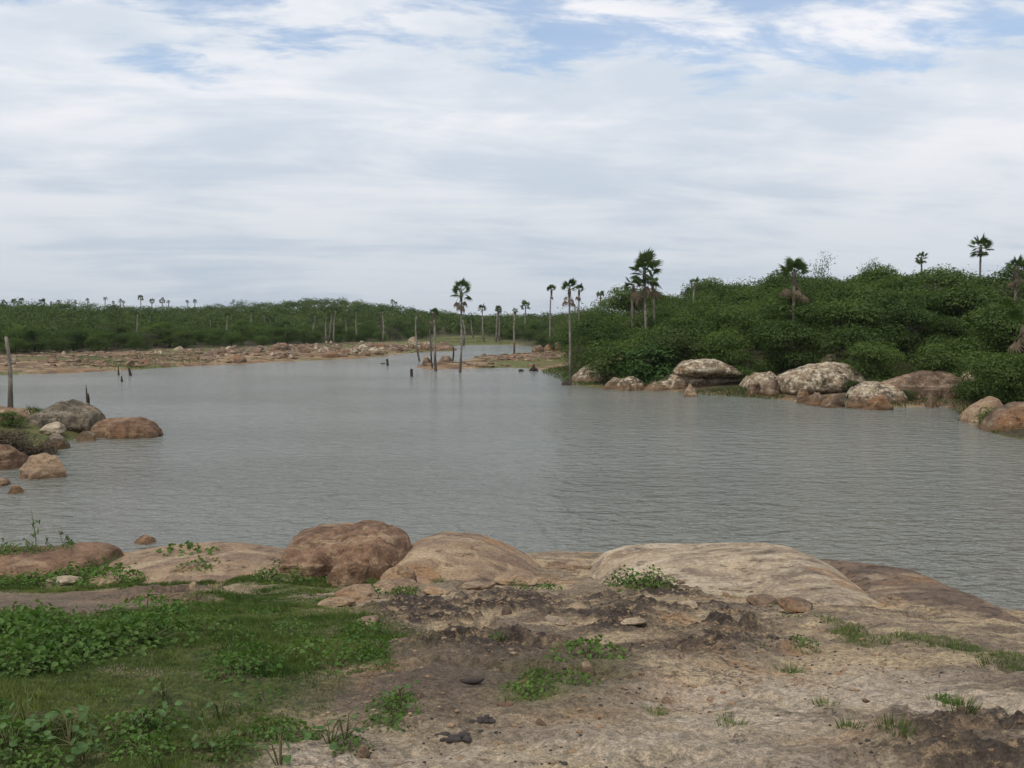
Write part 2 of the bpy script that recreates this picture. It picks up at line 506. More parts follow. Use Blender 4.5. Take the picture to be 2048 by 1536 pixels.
def rock_material(name, dark, mid, light, rust, lichen=0.5, rust_amt=0.5, scale=1.0, water_stain=0.35):
    m, n, l, b = new_mat(name)
    pos = world_pos(n)
    nA = noise(n, l, pos, 1.1 * scale, 8, 0.66, 0.5)
    nB = noise(n, l, mapping(n, l, pos, (1, 1, 1), (4, 9, 2)), 0.5 * scale, 5, 0.6, 0.8)
    strat = noise(n, l, mapping(n, l, pos, (0.5, 0.8, 3.4), (0, 0, 0), (0.12, 0.1, 0)), 1.1 * scale, 7, 0.65, 0.6)
    fine = noise(n, l, pos, 18 * scale, 7, 0.75)
    blot = noise(n, l, pos, 3.2 * scale, 6, 0.68, 0.3)
    c = mixc(n, l, maprange(n, l, nA, 0.36, 0.64), dark, mid)
    c = mixc(n, l, maprange(n, l, strat, 0.50, 0.66, 0, 0.75), c, light)
    c = mixc(n, l, maprange(n, l, nB, 0.60 - 0.25 * rust_amt, 0.74 - 0.2 * rust_amt, 0, 0.9), c, rust)
    c = mixc(n, l, mathn(n, l, 'MULTIPLY', maprange(n, l, blot, 0.50, 0.66), lichen), c, light)
    c = mixc(n, l, maprange(n, l, blot, 0.44, 0.36, 0, 0.75), c, tuple(v * 0.55 for v in dark))
    # band of rust and silt left by the water, at one level round the lake
    sz = n.new('ShaderNodeSeparateXYZ'); l.new(pos, sz.inputs[0])
    zz_ = mathn(n, l, 'ADD', sz.outputs[2], mathn(n, l, 'MULTIPLY', mathn(n, l, 'SUBTRACT', blot, 0.5), 0.5))
    c = mixc(n, l, maprange(n, l, zz_, water_stain, water_stain * 0.35, 0, 0.8), c, (0.155, 0.095, 0.05))
    c = mixc(n, l, 1.0, c, mixc(n, l, maprange(n, l, fine, 0.3, 0.7), (0.58, 0.58, 0.58), (1.36, 1.33, 1.28)), 'MULTIPLY')
    l.new(c, b.inputs['Base Color'])
    b.inputs['Roughness'].default_value = 0.9
    b.inputs['Specular IOR Level'].default_value = 0.22
    hgt = mathn(n, l, 'ADD', mathn(n, l, 'MULTIPLY', fine, 0.35), mathn(n, l, 'ADD', blot, mathn(n, l, 'MULTIPLY', strat, 1.3)))
    bp = n.new('ShaderNodeBump')
    bp.inputs['Strength'].default_value = 0.9
    bp.inputs['Distance'].default_value = 0.07 / scale
    l.new(hgt, bp.inputs['Height'])
    l.new(bp.outputs[0], b.inputs['Normal'])
    return m


def leaf_material(name, c1, c2, var=0.4, tscale=0.6, trans=0.3, use_random=True):
    m, n, l, b = new_mat(name)
    pos = world_pos(n)
    f = maprange(n, l, noise(n, l, pos, tscale, 4, 0.6), 0.33, 0.67)
    if use_random:
        oi = n.new('ShaderNodeObjectInfo')
        f = mathn(n, l, 'ADD', mathn(n, l, 'MULTIPLY', f, 0.40), mathn(n, l, 'MULTIPLY', oi.outputs['Random'], 0.60))
    c = mixc(n, l, f, c1, c2)
    if use_random:
        rnd2 = mathn(n, l, 'FRACT', mathn(n, l, 'MULTIPLY', oi.outputs['Random'], 17.31))
        c = mixc(n, l, maprange(n, l, rnd2, 0.80, 1.0, 0, 0.55), c, tuple((c1[0] * 1.7, c1[1] * 1.15, c1[2] * 1.7)))
    fine = noise(n, l, pos, tscale * 14, 2, 0.5)
    c = mixc(n, l, 1.0, c, mixc(n, l, maprange(n, l, fine, 0.3, 0.7), (1 - var,) * 3, (1 + var,) * 3), 'MULTIPLY')
    n.remove(b)
    d = n.new('ShaderNodeBsdfDiffuse'); t = n.new('ShaderNodeBsdfTranslucent'); g = n.new('ShaderNodeBsdfGlossy')
    g.inputs['Roughness'].default_value = 0.5
    g.inputs['Color'].default_value = (1, 1, 1, 1)
    l.new(c, d.inputs['Color'])
    l.new(mixc(n, l, 1.0, c, (1.25, 1.35, 0.7), 'MULTIPLY'), t.inputs['Color'])
    ms = n.new('ShaderNodeMixShader'); ms.inputs[0].default_value = trans
    l.new(d.outputs[0], ms.inputs[1]); l.new(t.outputs[0], ms.inputs[2])
    ms2 = n.new('ShaderNodeMixShader'); ms2.inputs[0].default_value = 0.012
    l.new(ms.outputs[0], ms2.inputs[1]); l.new(g.outputs[0], ms2.inputs[2])
    l.new(ms2.outputs[0], n['Material Output'].inputs[0])
    return m


def bark_material(name, c1, c2, scale=6):
    m, n, l, b = new_mat(name)
    pos = world_pos(n)
    v = noise(n, l, mapping(n, l, pos, (1, 1, 0.6)), scale, 5, 0.65)
    c = mixc(n, l, maprange(n, l, v, 0.35, 0.65), c1, c2)
    # lower trunks that stood under water are stained dark
    sz = n.new('ShaderNodeSeparateXYZ'); l.new(pos, sz.inputs[0])
    st = mathn(n, l, 'ADD', sz.outputs[2], mathn(n, l, 'MULTIPLY', noise(n, l, pos, 1.5, 3), 0.8))
    c = mixc(n, l, maprange(n, l, st, 2.2, 1.4, 0, 0.75), c, tuple(x * 0.4 for x in c1))
    l.new(c, b.inputs['Base Color'])
    b.inputs['Roughness'].default_value = 0.95
    b.inputs['Specular IOR Level'].default_value = 0.15
    bp = n.new('ShaderNodeBump'); bp.inputs['Strength'].default_value = 0.6; bp.inputs['Distance'].default_value = 0.02
    l.new(v, bp.inputs['Height']); l.new(bp.outputs[0], b.inputs['Normal'])
    return m


def water_material():
    m, n, l, b = new_mat('murky_water')
    pos = world_pos(n)
    big = noise(n, l, mapping(n, l, pos, (0.35, 0.8, 1)), 0.10, 3, 0.5)
    c = mixc(n, l, maprange(n, l, big, 0.35, 0.65), (0.176, 0.180, 0.150), (0.204, 0.208, 0.175))
    l.new(c, b.inputs['Base Color'])
    b.inputs['Roughness'].default_value = 0.13
    b.inputs['IOR'].default_value = 1.333
    gust = maprange(n, l, noise(n, l, mapping(n, l, pos, (0.5, 1, 1), (3, 1, 0)), 0.06, 3, 0.55), 0.38, 0.62, 0.7, 1.2)
    w1 = noise(n, l, mapping(n, l, pos, (0.7, 1.2, 1), (0, 0, 0), (0, 0, 0.15)), 1.7, 2, 0.5, 0.5)
    w2 = noise(n, l, mapping(n, l, pos, (0.8, 1.3, 1), (2, 5, 0), (0, 0, -0.3)), 4.6, 3, 0.55, 0.4)
    hgt = mathn(n, l, 'ADD', w1, mathn(n, l, 'MULTIPLY', w2, 0.5))
    hgt = mathn(n, l, 'MULTIPLY', hgt, gust)
    bp = n.new('ShaderNodeBump')
    bp.inputs['Strength'].default_value = 1.0
    bp.inputs['Distance'].default_value = 0.32
    l.new(hgt, bp.inputs['Height'])
    l.new(bp.outputs[0], b.inputs['Normal'])
    return m


M_GROUND = ground_material()
M_WATER = water_material()
M_BROWN = rock_material('brown_sandstone', (0.125, 0.072, 0.047), (0.235, 0.145, 0.088), (0.38, 0.27, 0.17), (0.25, 0.125, 0.06), 0.3, 0.35, 1.5, 0.12)
M_BOULDER = rock_material('tan_topped_brown_sandstone', (0.12, 0.068, 0.043), (0.25, 0.152, 0.092), (0.42, 0.305, 0.19), (0.26, 0.14, 0.07), 0.5, 0.2, 1.5, 0.12)
M_BUFF = rock_material('buff_sandstone', (0.20, 0.135, 0.095), (0.35, 0.245, 0.15), (0.48, 0.37, 0.24), (0.33, 0.19, 0.095), 0.35, 0.35, 1.4, 0.15)
M_PALE = rock_material('pale_sandstone', (0.20, 0.15, 0.11), (0.45, 0.35, 0.235), (0.60, 0.50, 0.36), (0.36, 0.22, 0.12), 0.6, 0.12, 1.2, 0.12)
M_GREYBROWN = rock_material('grey_brown_sandstone', (0.10, 0.072, 0.054), (0.185, 0.128, 0.088), (0.40, 0.30, 0.195), (0.27, 0.145, 0.065), 0.25, 0.4, 1.4, 0.15)
M_SHORE = rock_material('lichen_white_sandstone', (0.085, 0.062, 0.042), (0.34, 0.265, 0.175), (0.70, 0.61, 0.46), (0.26, 0.145, 0.075), 0.9, 0.2, 1.0, 0.6)
M_MOSSY = rock_material('grey_weathered_sandstone', (0.075, 0.064, 0.045), (0.15, 0.125, 0.088), (0.40, 0.34, 0.25), (0.19, 0.11, 0.055), 0.45, 0.2, 1.0, 0.35)
M_FARROCK = rock_material('far_bank_sandstone', (0.105, 0.068, 0.048), (0.22, 0.15, 0.10), (0.42, 0.34, 0.245), (0.26, 0.135, 0.065), 0.55, 0.4, 0.8, 0.45)
M_SCRUB = leaf_material('scrub_leaves', (0.036, 0.064, 0.014), (0.108, 0.160, 0.036), 0.4, 0.5)
M_BROAD = leaf_material('broad_leaves', (0.045, 0.092, 0.022), (0.080, 0.145, 0.036), 0.35, 0.5)
M_FOREST = leaf_material('forest_leaves', (0.036, 0.060, 0.017), (0.110, 0.150, 0.042), 0.4, 0.22, 0.3, False)
M_OLIVE = leaf_material('dry_brush_twigs', (0.085, 0.064, 0.045), (0.13, 0.10, 0.07), 0.3, 0.8)
M_DULL = leaf_material('dull_olive_leaves', (0.070, 0.078, 0.040), (0.105, 0.112, 0.060), 0.35, 0.6)
M_PALM = leaf_material('palm_fronds', (0.040, 0.070, 0.020), (0.095, 0.135, 0.040), 0.3, 0.6, 0.3)
M_DEADPALM = leaf_material('dead_palm_fronds', (0.12, 0.085, 0.055), (0.24, 0.185, 0.115), 0.3, 0.6, 0.2)
M_GRASS = leaf_material('short_grass', (0.062, 0.105, 0.024), (0.155, 0.185, 0.055), 0.35, 0.9, 0.35, False)
M_REED = leaf_material('shore_grass', (0.048, 0.080, 0.018), (0.085, 0.115, 0.030), 0.3, 0.7, 0.3, False)
M_WEED = leaf_material('weed_leaves', (0.055, 0.115, 0.022), (0.125, 0.205, 0.048), 0.35, 1.4, 0.35)
M_BIGLEAF = leaf_material('large_weed_leaves', (0.06, 0.125, 0.035), (0.13, 0.21, 0.075), 0.25, 3.0, 0.3)
M_STEM = bark_material('green_stem', (0.09, 0.10, 0.04), (0.14, 0.13, 0.06), 20)
M_BARK = bark_material('scrub_bark', (0.06, 0.048, 0.038), (0.13, 0.11, 0.09), 6)
M_PTRUNK = bark_material('palm_trunk', (0.15, 0.125, 0.10), (0.30, 0.265, 0.22), 5)
M_DEADWOOD = bark_material('dead_wood', (0.075, 0.055, 0.045), (0.17, 0.135, 0.11), 8)


def plain(name, c, rough=0.8):
    m, n, l, b = new_mat(name)
    pos = world_pos(n)
    v = noise(n, l, pos, 30, 4, 0.6)
    l.new(mixc(n, l, maprange(n, l, v, 0.3, 0.7), tuple(x * 0.7 for x in c), tuple(min(1, x * 1.2) for x in c)), b.inputs['Base Color'])
    b.inputs['Roughness'].default_value = rough
    return m


M_DUNG = plain('dry_dung', (0.05, 0.04, 0.034), 0.95)
M_LITTER = plain('white_litter', (0.75, 0.75, 0.76), 0.5)
M_PETAL = plain('white_petals', (0.7, 0.7, 0.62), 0.6)
M_DRYLEAF = plain('dry_leaf_litter', (0.16, 0.09, 0.055), 0.9)

# ------------------------------------------------------------------ ground sheet, water
ang = np.concatenate([np.linspace(-180, -46, 40, endpoint=False), np.linspace(-46, -33, 26, endpoint=False),
                      np.linspace(-33, 33, 620, endpoint=False), np.linspace(33, 46, 26, endpoint=False), np.linspace(46, 180, 40)])[:-1]
ang = np.radians(ang)
rad = np.concatenate([np.geomspace(0.4, 3.0, 24, endpoint=False), np.geomspace(3.0, 20, 430, endpoint=False),
                      np.geomspace(20, 150, 230, endpoint=False), np.geomspace(150, 5000, 70)])
A, R = np.meshgrid(ang, rad, indexing='ij')
gx = (R * np.sin(A)).ravel(); gy = (R * np.cos(A)).ravel()
gz = height(gx, gy)
na, nr = len(ang), len(rad)
idx = np.arange(na * nr).reshape(na, nr)
i0, i1 = idx, np.roll(idx, -1, axis=0)
quads = np.stack([i0[:, :-1].ravel(), i0[:, 1:].ravel(), i1[:, 1:].ravel(), i1[:, :-1].ravel()], 1)
Vg = np.stack([gx, gy, gz], 1)
# middle point under the camera
Vg = np.vstack([Vg, [[0, 0, H1(0, 0)]]])
cq = np.stack([np.full(na, len(Vg) - 1), i0[:, 0], i1[:, 0], i1[:, 0]], 1)
dist = np.hypot(gx, gy)
nearw = smooth(26, 20, dist)


def region(polys, soft, seed, amp=0.6):
    m = np.zeros(len(gx))
    sel = dist < 26
    for p in polys:
        v = smooth(-soft, soft, poly_sd(p, gx[sel], gy[sel]) + amp * fbm2(gx[sel] * 1.3, gy[sel] * 1.3, 4, seed))
        m[sel] = np.maximum(m[sel], v)
    return m


m_grass = np.maximum(region(GRASS, 0.35, 91), 0.8 * region(MOSS, 0.15, 91, 0.25))
m_soil = region(SOIL, 0.4, 92)
m_pale = region(PALE, 0.5, 93)
m_crust = np.zeros(len(gx)); selc = dist < 26
m_crust[selc] = crust(gx[selc], gy[selc])
m_crust *= (1 - m_grass)
sf_all = poly_sd(FAR, gx, gy)
m_far = smooth(24, 28, dist)
TREELINE = [G(-1500, 735, 0.4), G(-300, 716, 0.4), G(0, 712, 0.4), G(180, 708, 0.4), G(330, 700, 0.4), G(480, 696, 0.4), G(560, 692, 0.4), G(680, 688, 0.4), G(800, 683, 0.4),
            G(880, 677, 0.4), G(960, 675, 0.4), G(1040, 685, 0.4), G(1062, 693, 0.4), G(1120, 700, 0.5), G(1152, 715, 0.8), G(1160, 735, 0.9),
            G(1240, 742, 1.2), G(1300, 738, 1.4), G(1400, 728, 1.6), G(1500, 745, 1.2), G(1545, 752, 1.1), G(1570, 748, 1.2), G(1640, 735, 1.5), G(1700, 748, 1.3), G(1745, 764, 1.0), G(1800, 755, 1.2), G(1900, 752, 1.4), G(1990, 788, 1.1), G(2060, 812, 1.1), G(2500, 850, 1.1),
            (400, 60), (900, 900), (-900, 900), (-900, 90)]
rshore = smooth(8, 14, gx) * smooth(100, 85, gy) * smooth(0.0, 1.0, sf_all) * (0.6 + 0.4 * smooth(-0.2, 0.2, fbm2(gx * 0.5, gy * 0.5, 3, 97)))
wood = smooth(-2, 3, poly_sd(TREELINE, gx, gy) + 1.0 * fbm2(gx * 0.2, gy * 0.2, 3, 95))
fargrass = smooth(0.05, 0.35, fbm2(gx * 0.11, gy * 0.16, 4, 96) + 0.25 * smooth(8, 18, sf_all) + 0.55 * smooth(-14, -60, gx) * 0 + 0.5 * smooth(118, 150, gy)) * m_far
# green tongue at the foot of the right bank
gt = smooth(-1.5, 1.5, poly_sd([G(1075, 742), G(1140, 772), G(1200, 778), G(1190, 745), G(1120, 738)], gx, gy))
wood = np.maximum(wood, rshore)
m_grass = np.maximum(m_grass, np.maximum(fargrass * 0.9, gt))
pad = lambda v: np.append(v, v[0])
me = new_mesh('ground', Vg, np.vstack([quads]), M_GROUND, True,
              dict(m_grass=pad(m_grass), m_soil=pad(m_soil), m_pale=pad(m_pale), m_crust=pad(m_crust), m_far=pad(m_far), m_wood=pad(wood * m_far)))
ground = struct(obj('ground', me))

wv = [(-5000, -200, 0), (5000, -200, 0), (5000, 1200, 0), (-5000, 1200, 0)]
water = struct(obj('water', new_mesh('water', wv, [(0, 1, 2, 3)], M_WATER)))

# far hazy hills on the horizon
hx = np.linspace(-2600, 2600, 160); hy = np.linspace(-500, 900, 24)
HX, HY = np.meshgrid(hx, hy, indexing='ij')
hz = 42 * smooth(0, 1, 1 - np.abs(HY / 700)) * (0.62 + 0.38 * fbm2(HX * 0.0018, HY * 0.002, 4, 301)) - 4
hi_ = np.arange(HX.size).reshape(HX.shape)
hq = np.stack([hi_[:-1, :-1].ravel(), hi_[1:, :-1].ravel(), hi_[1:, 1:].ravel(), hi_[:-1, 1:].ravel()], 1)
m_, n_, l_, b_ = new_mat('far_hill_woods')
l_.new(mixc(n_, l_, noise(n_, l_, world_pos(n_), 0.01, 5), (0.03, 0.05, 0.02), (0.08, 0.10, 0.045)), b_.inputs['Base Color'])
b_.inputs['Roughness'].default_value = 1.0
hills = struct(obj('hills', new_mesh('hills', np.stack([HX.ravel() + 100, HY.ravel() + 3600, hz.ravel()], 1), hq, m_, True)))
# ------------------------------------------------------------------ rocks
def ridge_rock(name, profile, ydist, mat, front, back, toe=None, seed=0, nu=90, nv=48, rough=0.10, undercut=0.0, facet=0.0, sink=0.25, grid=None, lean=0.0, exp=0.75, parent=None, strata=0.03, merge=False, ledge=0.05):
    """A rock whose skyline is a pixel polyline standing at distance ydist (number or per-point list);
    it runs 'front' metres towards the viewer and 'back' metres away, with a rounded section."""
    pxs = np.array([p[0] for p in profile], float); pys = np.array([p[1] for p in profile], float)
    yd = np.full(len(pxs), ydist, float) if np.isscalar(ydist) else np.array(ydist, float)
    pts = np.array([at_dist(a, b, d) for a, b, d in zip(pxs, pys, yd)])
    tu = np.concatenate([[0], np.cumsum(np.hypot(np.diff(pts[:, 0]), np.diff(pts[:, 2]) * 0.5))]); tu /= tu[-1]
    u = 0.5 - 0.5 * np.cos(np.linspace(0, math.pi, nu)); u = 0.6 * u + 0.4 * np.linspace(0, 1, nu)
    cx, cy, cz = (np.interp(u, tu, pts[:, k]) for k in range(3))
    k = np.ones(5) / 5
    czs = np.convolve(np.pad(cz, 2, mode='edge'), k, 'valid'); cz = 0.5 * cz + 0.5 * czs
    env = np.sqrt(np.clip(1 - np.abs(2 * u - 1) ** 3.0, 0, 1))
    fr = np.interp(u, np.linspace(0, 1, len(front)), front) if not np.isscalar(front) else np.full(nu, front)
    bk = np.full(nu, back)
    wob_ = fbm2(np.linspace(0, 5, nu) + seed * 3.3, np.zeros(nu) + seed, 3, seed)
    wa = 0.15 if merge else 0.45
    fr = fr * (1 + wa * wob_); bk = bk * (1 + wa * 0.6 * wob_[::-1])
    gz_ = np.maximum(height(cx, cy - fr * 0.8), -0.1) if toe is None else np.full(nu, toe)
    ph = np.linspace(-0.35 if undercut else -0.12, math.pi + 0.25, nv)
    V = np.zeros((nu, nv, 3))
    s = np.sign(np.sin(ph)) * np.abs(np.sin(ph)) ** exp
    c = np.sign(np.cos(ph)) * np.abs(np.cos(ph)) ** exp
    for i in range(nu):
        zb = gz_[i] - sink + undercut * max(cz[i] - gz_[i], 0)
        hgt = max(cz[i] - zb, 0.02)
        w = np.where(c > 0, fr[i], bk[i]) * max(env[i], 0.12)
        V[i, :, 0] = cx[i] + lean * s * hgt
        V[i, :, 1] = cy[i] - c * w
        V[i, :, 2] = np.where(s >= 0, zb + s * hgt, zb + s * (hgt * 0.6 + undercut * 1.2))
        if undercut:
            V[i, :, 1] += np.where((c > 0) & (s < 0), -s * fr[i] * 1.3, 0)
    if merge:
        # front: a swelling of the local ground up to the crest; back: down into the water
        t_ = np.clip(ph / (math.pi / 2), -0.1, 1.0); fm = ph < math.pi / 2
        for i in range(nu):
            yy = np.where(fm, cy[i] - fr[i] * max(env[i], 0.35) * (1 - t_), V[i, :, 1])
            gl = height(np.full(nv, cx[i]), yy, False); gc = height(np.array([cx[i]]), np.array([cy[i]]), False)[0]
            zf_ = gl + (cz[i] - gc) * np.clip(np.sin(math.pi / 2 * t_), 0, 1) ** 1.3 - 0.10 * (1 - t_)
            zf_ = np.where(t_ <= 0, gl - 0.2, zf_)
            zb_ = -0.3 + (max(cz[i], 0.0) + 0.3) * s
            V[i, :, 1] = yy
            V[i, :, 2] = np.where(fm, np.minimum(zf_, np.maximum(cz[i], gl) + 0.6), zb_)
    Vf = V.reshape(-1, 3)
    sz_ = max(0.3, min(float(np.max(cz - gz_)), 2.5))
    e1 = fbm3(Vf / sz_ * 1.1 + seed, 4, seed)
    e2 = fbm3(Vf / sz_ * 5.0 + seed, 4, seed + 9)
    st = np.abs(fbm3(Vf * np.array([0.35, 0.5, 3.2]) / sz_ * 1.6 + seed, 3, seed + 5))
    cen = np.stack([np.repeat(cx, nv), np.repeat(cy, nv), np.repeat(gz_, nv)], 1)
    dirv = Vf - cen; dirv /= np.linalg.norm(dirv, axis=1)[:, None] + 1e-6
    if merge:
        dirv = np.tile(np.array([0.0, -0.25, 1.0]), (len(Vf), 1)); sz_ = 0.9
    amt = sz_ * rough
    sup = np.repeat(np.clip((cz - gz_) / sz_, 0.15, 1), nv)
    disp = (e1 * 1.0 + e2 * 0.35 - np.clip(0.16 - st, 0, 1) * 3.5 * strata / 0.03 * 0.35) * amt * sup
    # beds of rock: each stands out at its top and is hollowed below
    Lc = Vf[:, 2] / (0.24 * sz_) + 1.3 * fbm3(Vf * np.array([0.6, 0.6, 0.2]) / sz_ + seed * 1.7, 3, seed + 21) + 0.25 * Vf[:, 0] / sz_
    fl = Lc - np.floor(Lc)
    hash_l = _hash(np.floor(Lc), np.zeros_like(Lc), np.zeros_like(Lc), seed)
    disp = disp + sz_ * ledge * (0.4 + hash_l) * (fl * smooth(1.0, 0.86, fl) - 0.4) * sup
    if facet:
        q = np.floor(e1 * 5) / 5
        disp = disp * (1 - facet) + q * amt * facet * 1.4 * sup
    Vf = Vf + dirv * disp[:, None]
    ii = np.arange(nu * nv).reshape(nu, nv)
    Q = np.stack([ii[:-1, :-1].ravel(), ii[:-1, 1:].ravel(), ii[1:, 1:].ravel(), ii[1:, :-1].ravel()], 1)[:, ::-1]
    org = np.array([cx.mean(), cy.mean(), gz_.mean()])
    o = obj(name, new_mesh(name, Vf - org, Q, mat, True), parent)
    o.location = org
    return o


def blob_mesh(name, seed, mat, sub=3, flat=0.55, rough=0.16, cuts=7, strata=0.05):
    bm = bmesh.new()
    bmesh.ops.create_icosphere(bm, subdivisions=sub, radius=1.0)
    V = np.array([v.co[:] for v in bm.verts]); Fa = np.array([[v.index for v in f.verts] for f in bm.faces])
    bm.free()
    r = np.random.default_rng(seed)
    V = V * (1 + 0.22 * fbm3(V * 1.1 + seed, 3, seed))[:, None]
    for _ in range(cuts):
        nrm = r.normal(size=3); nrm[2] = abs(nrm[2]) * 0.8; nrm /= np.linalg.norm(nrm)
        d = r.uniform(0.55, 0.85)
        t = V @ nrm - d
        V = V - np.where(t > 0, t * 0.88, 0)[:, None] * nrm
    N = V / np.linalg.norm(V, axis=1)[:, None]
    st = np.abs(fbm3(V * np.array([0.5, 0.5, 3.0]) + seed, 3, seed + 3))
    V = V + N * (rough * fbm3(V * 2.6 + seed, 5, seed + 1) - strata * np.clip(0.15 - st, 0, 1) * 6)[:, None]
    V[:, 2] *= flat
    V[:, 0] /= np.abs(V[:, 0]).max(); V[:, 1] /= np.abs(V[:, 1]).max()
    return new_mesh(name, V, Fa, mat, True)


_blob_cache = {}


def blob(name, px0, py0, px1, py1, mat, seed, zbase=0.0, depth=0.8, sub=4, sink=0.3, rot=None, tilt=0.0, flat=0.8, vari=None, rough=0.13, cuts=7):
    """a loose rock that covers the pixel box, standing on height zbase"""
    xm = (px0 + px1) / 2
    X, Y = G(xm, py1, zbase)
    w = (px1 - px0) / F * Y
    hgt = (py1 - py0) / F * Y
    Y += w * depth * 0.4
    key = (mat.name, seed if vari is None else vari, sub)
    if key not in _blob_cache:
        _blob_cache[key] = blob_mesh(name, key[1], mat, sub, flat, rough, cuts)
    me = _blob_cache[key]
    zs = [v.co.z for v in me.vertices] if False else None
    co = np.empty(len(me.vertices) * 3, np.float32); me.vertices.foreach_get('co', co); top = co[2::3].max()
    o = obj(name, me)
    total = hgt * (1 + sink)
    sc = total / top * 0.62
    o.scale = (w / 2 * 1.04, w / 2 * depth, sc)
    o.location = ((xm - 1024) / F * Y, Y, zbase + hgt - sc * top)
    rz = (seed * 1.7) % 6.28 if rot is None else rot
    o.rotation_euler = (0, tilt, rz if depth > 0.85 else rz % 0.5)
    return o


# --- foreground bank
BANK_MARKS = [(*P(px, py), t) for px, py, t in [(943, 1369, 'near the short curved piece of wood'), (905, 1475, 'near the dark crumbled dung pile'), (1400, 1150, 'below the pale domed rock'), (900, 1150, 'at the foot of the domed buff rock'),
    (690, 1160, 'before the big brown boulder'), (1750, 1230, 'below the grey brown humped rock'), (1880, 1300, 'along the green mossy strip'), (200, 1340, 'in front of the dense weed patch'), (420, 1160, 'behind the dense weed patch'),
    (1060, 1385, 'beside the lone weeds of the sandy patch'), (1350, 1260, 'among the dark crusted rock'), (820, 1225, 'among the dark crusted rock'), (1650, 1430, 'on the open pale sandstone slope'), (620, 1260, 'at the bare edge of the short grass')]]


def near_phrase(X, Y, marks):
    return min(marks, key=lambda m: (m[0] - X) ** 2 + (m[1] - Y) ** 2)[2]


r = ridge_rock('rock_outcrop', [(195, 1145), (225, 1122), (260, 1108), (330, 1098), (420, 1094), (500, 1099), (560, 1108), (605, 1128), (650, 1172)],
               [15.2, 15.3, 15.4, 15.5, 15.4, 15.2, 15.0, 14.4, 13.8], M_BUFF, 3.0, 1.4, seed=1, nu=130, nv=60, rough=0.06, sink=0.15, merge=True, ledge=0.018, strata=0.012)
tag(r, 'long low buff rock slab at the water beside the big brown boulder', 'rock')
r = ridge_rock('rock_outcrop', [(-120, 1112), (0, 1103), (100, 1100), (140, 1093), (200, 1093), (226, 1100), (236, 1135)], [15, 15, 15, 15, 15.1, 15.2, 15.3],
               M_BROWN, 1.5, 1.3, seed=2, nu=110, nv=50, rough=0.1, sink=0.15, merge=True, ledge=0.018, strata=0.012)
tag(r, 'low rusty brown rock ledge with yellowish weeds along its top', 'rock')
r = ridge_rock('boulder', [(566, 1110), (580, 1086), (592, 1073), (640, 1064), (690, 1056), (716, 1050), (760, 1055), (795, 1070), (812, 1080), (824, 1098)],
               [14.6] * 10, M_BOULDER, 1.05, 1.0, toe=0.62, seed=3, nu=170, nv=100, rough=0.13, undercut=0.42, sink=0.0, strata=0.04, ledge=0.03)
tag(r, 'big brown rounded boulder with a dark cleft beneath its overhang', 'boulder')
for (a, b, c, d, mt, sd) in [(572, 1082, 664, 1152, M_BROWN, 31), (696, 1086, 816, 1154, M_BUFF, 32)]:
    o = blob('rock_face', a, b, c, d, mt, sd, 0.70, 0.8, 5, 0.25, 0.1, flat=0.9)
    o.parent = r
    o.matrix_parent_inverse = Matrix.Translation(r.location).inverted()
X, Y = P(685, 1176)
o = blob('boulder', 640, 1124, 726, 1176, M_BOULDER, 4, H1(X, Y) - 0.02, 0.8, 4, 0.4)
tag(o, 'small rounded brown stone tucked under the big brown boulder', 'boulder')
r = ridge_rock('rock_outcrop', [(735, 1170), (790, 1112), (840, 1086), (885, 1072), (940, 1075), (965, 1080), (1005, 1095), (1050, 1116), (1100, 1150)],
               [14.6, 14.8, 15, 15.2, 15.2, 15.2, 15.2, 15.3, 15.4], M_BUFF, 2.6, 1.5, seed=5, nu=130, nv=70, rough=0.06, sink=0.15, merge=True, ledge=0.018, strata=0.012)
tag(r, 'smooth domed buff rock sloping to the water beside the big boulder', 'rock')
X, Y = P(790, 1176)
o = blob('boulder', 752, 1136, 832, 1176, M_BUFF, 42, H1(X, Y) - 0.02, 0.8, 4, 0.5)
tag(o, 'small buff stone between the big boulder and the domed rock', 'boulder')
r = ridge_rock('rock_outcrop', [(1160, 1150), (1215, 1110), (1260, 1100), (1310, 1096), (1400, 1097), (1450, 1094), (1540, 1093), (1590, 1101), (1640, 1120), (1700, 1165)],
               [15.2, 15.2, 15.1, 15, 14.8, 14.6, 14.4, 14.3, 14.2, 14.1], M_PALE, 4.2, 1.3, seed=6, nu=150, nv=80, rough=0.05, sink=0.15, merge=True, ledge=0.018, strata=0.012)
tag(r, 'pale cream domed rock at the edge of the bank, bright on top', 'rock')
r = ridge_rock('rock_outcrop', [(1560, 1160), (1660, 1125), (1720, 1132), (1790, 1140), (1840, 1147), (1862, 1160), (1890, 1185), (1925, 1215), (1960, 1246), (2010, 1300)],
               [13.9, 13.7, 13.4, 13.1, 12.9, 12.7, 12.5, 12.2, 11.9, 11.8], M_GREYBROWN, 3.6, 1.1, seed=7, nu=150, nv=80, rough=0.08, sink=0.15, merge=True, ledge=0.018, strata=0.012)
tag(r, 'grey brown humped rock dropping steeply to the water beside the pale dome', 'rock')
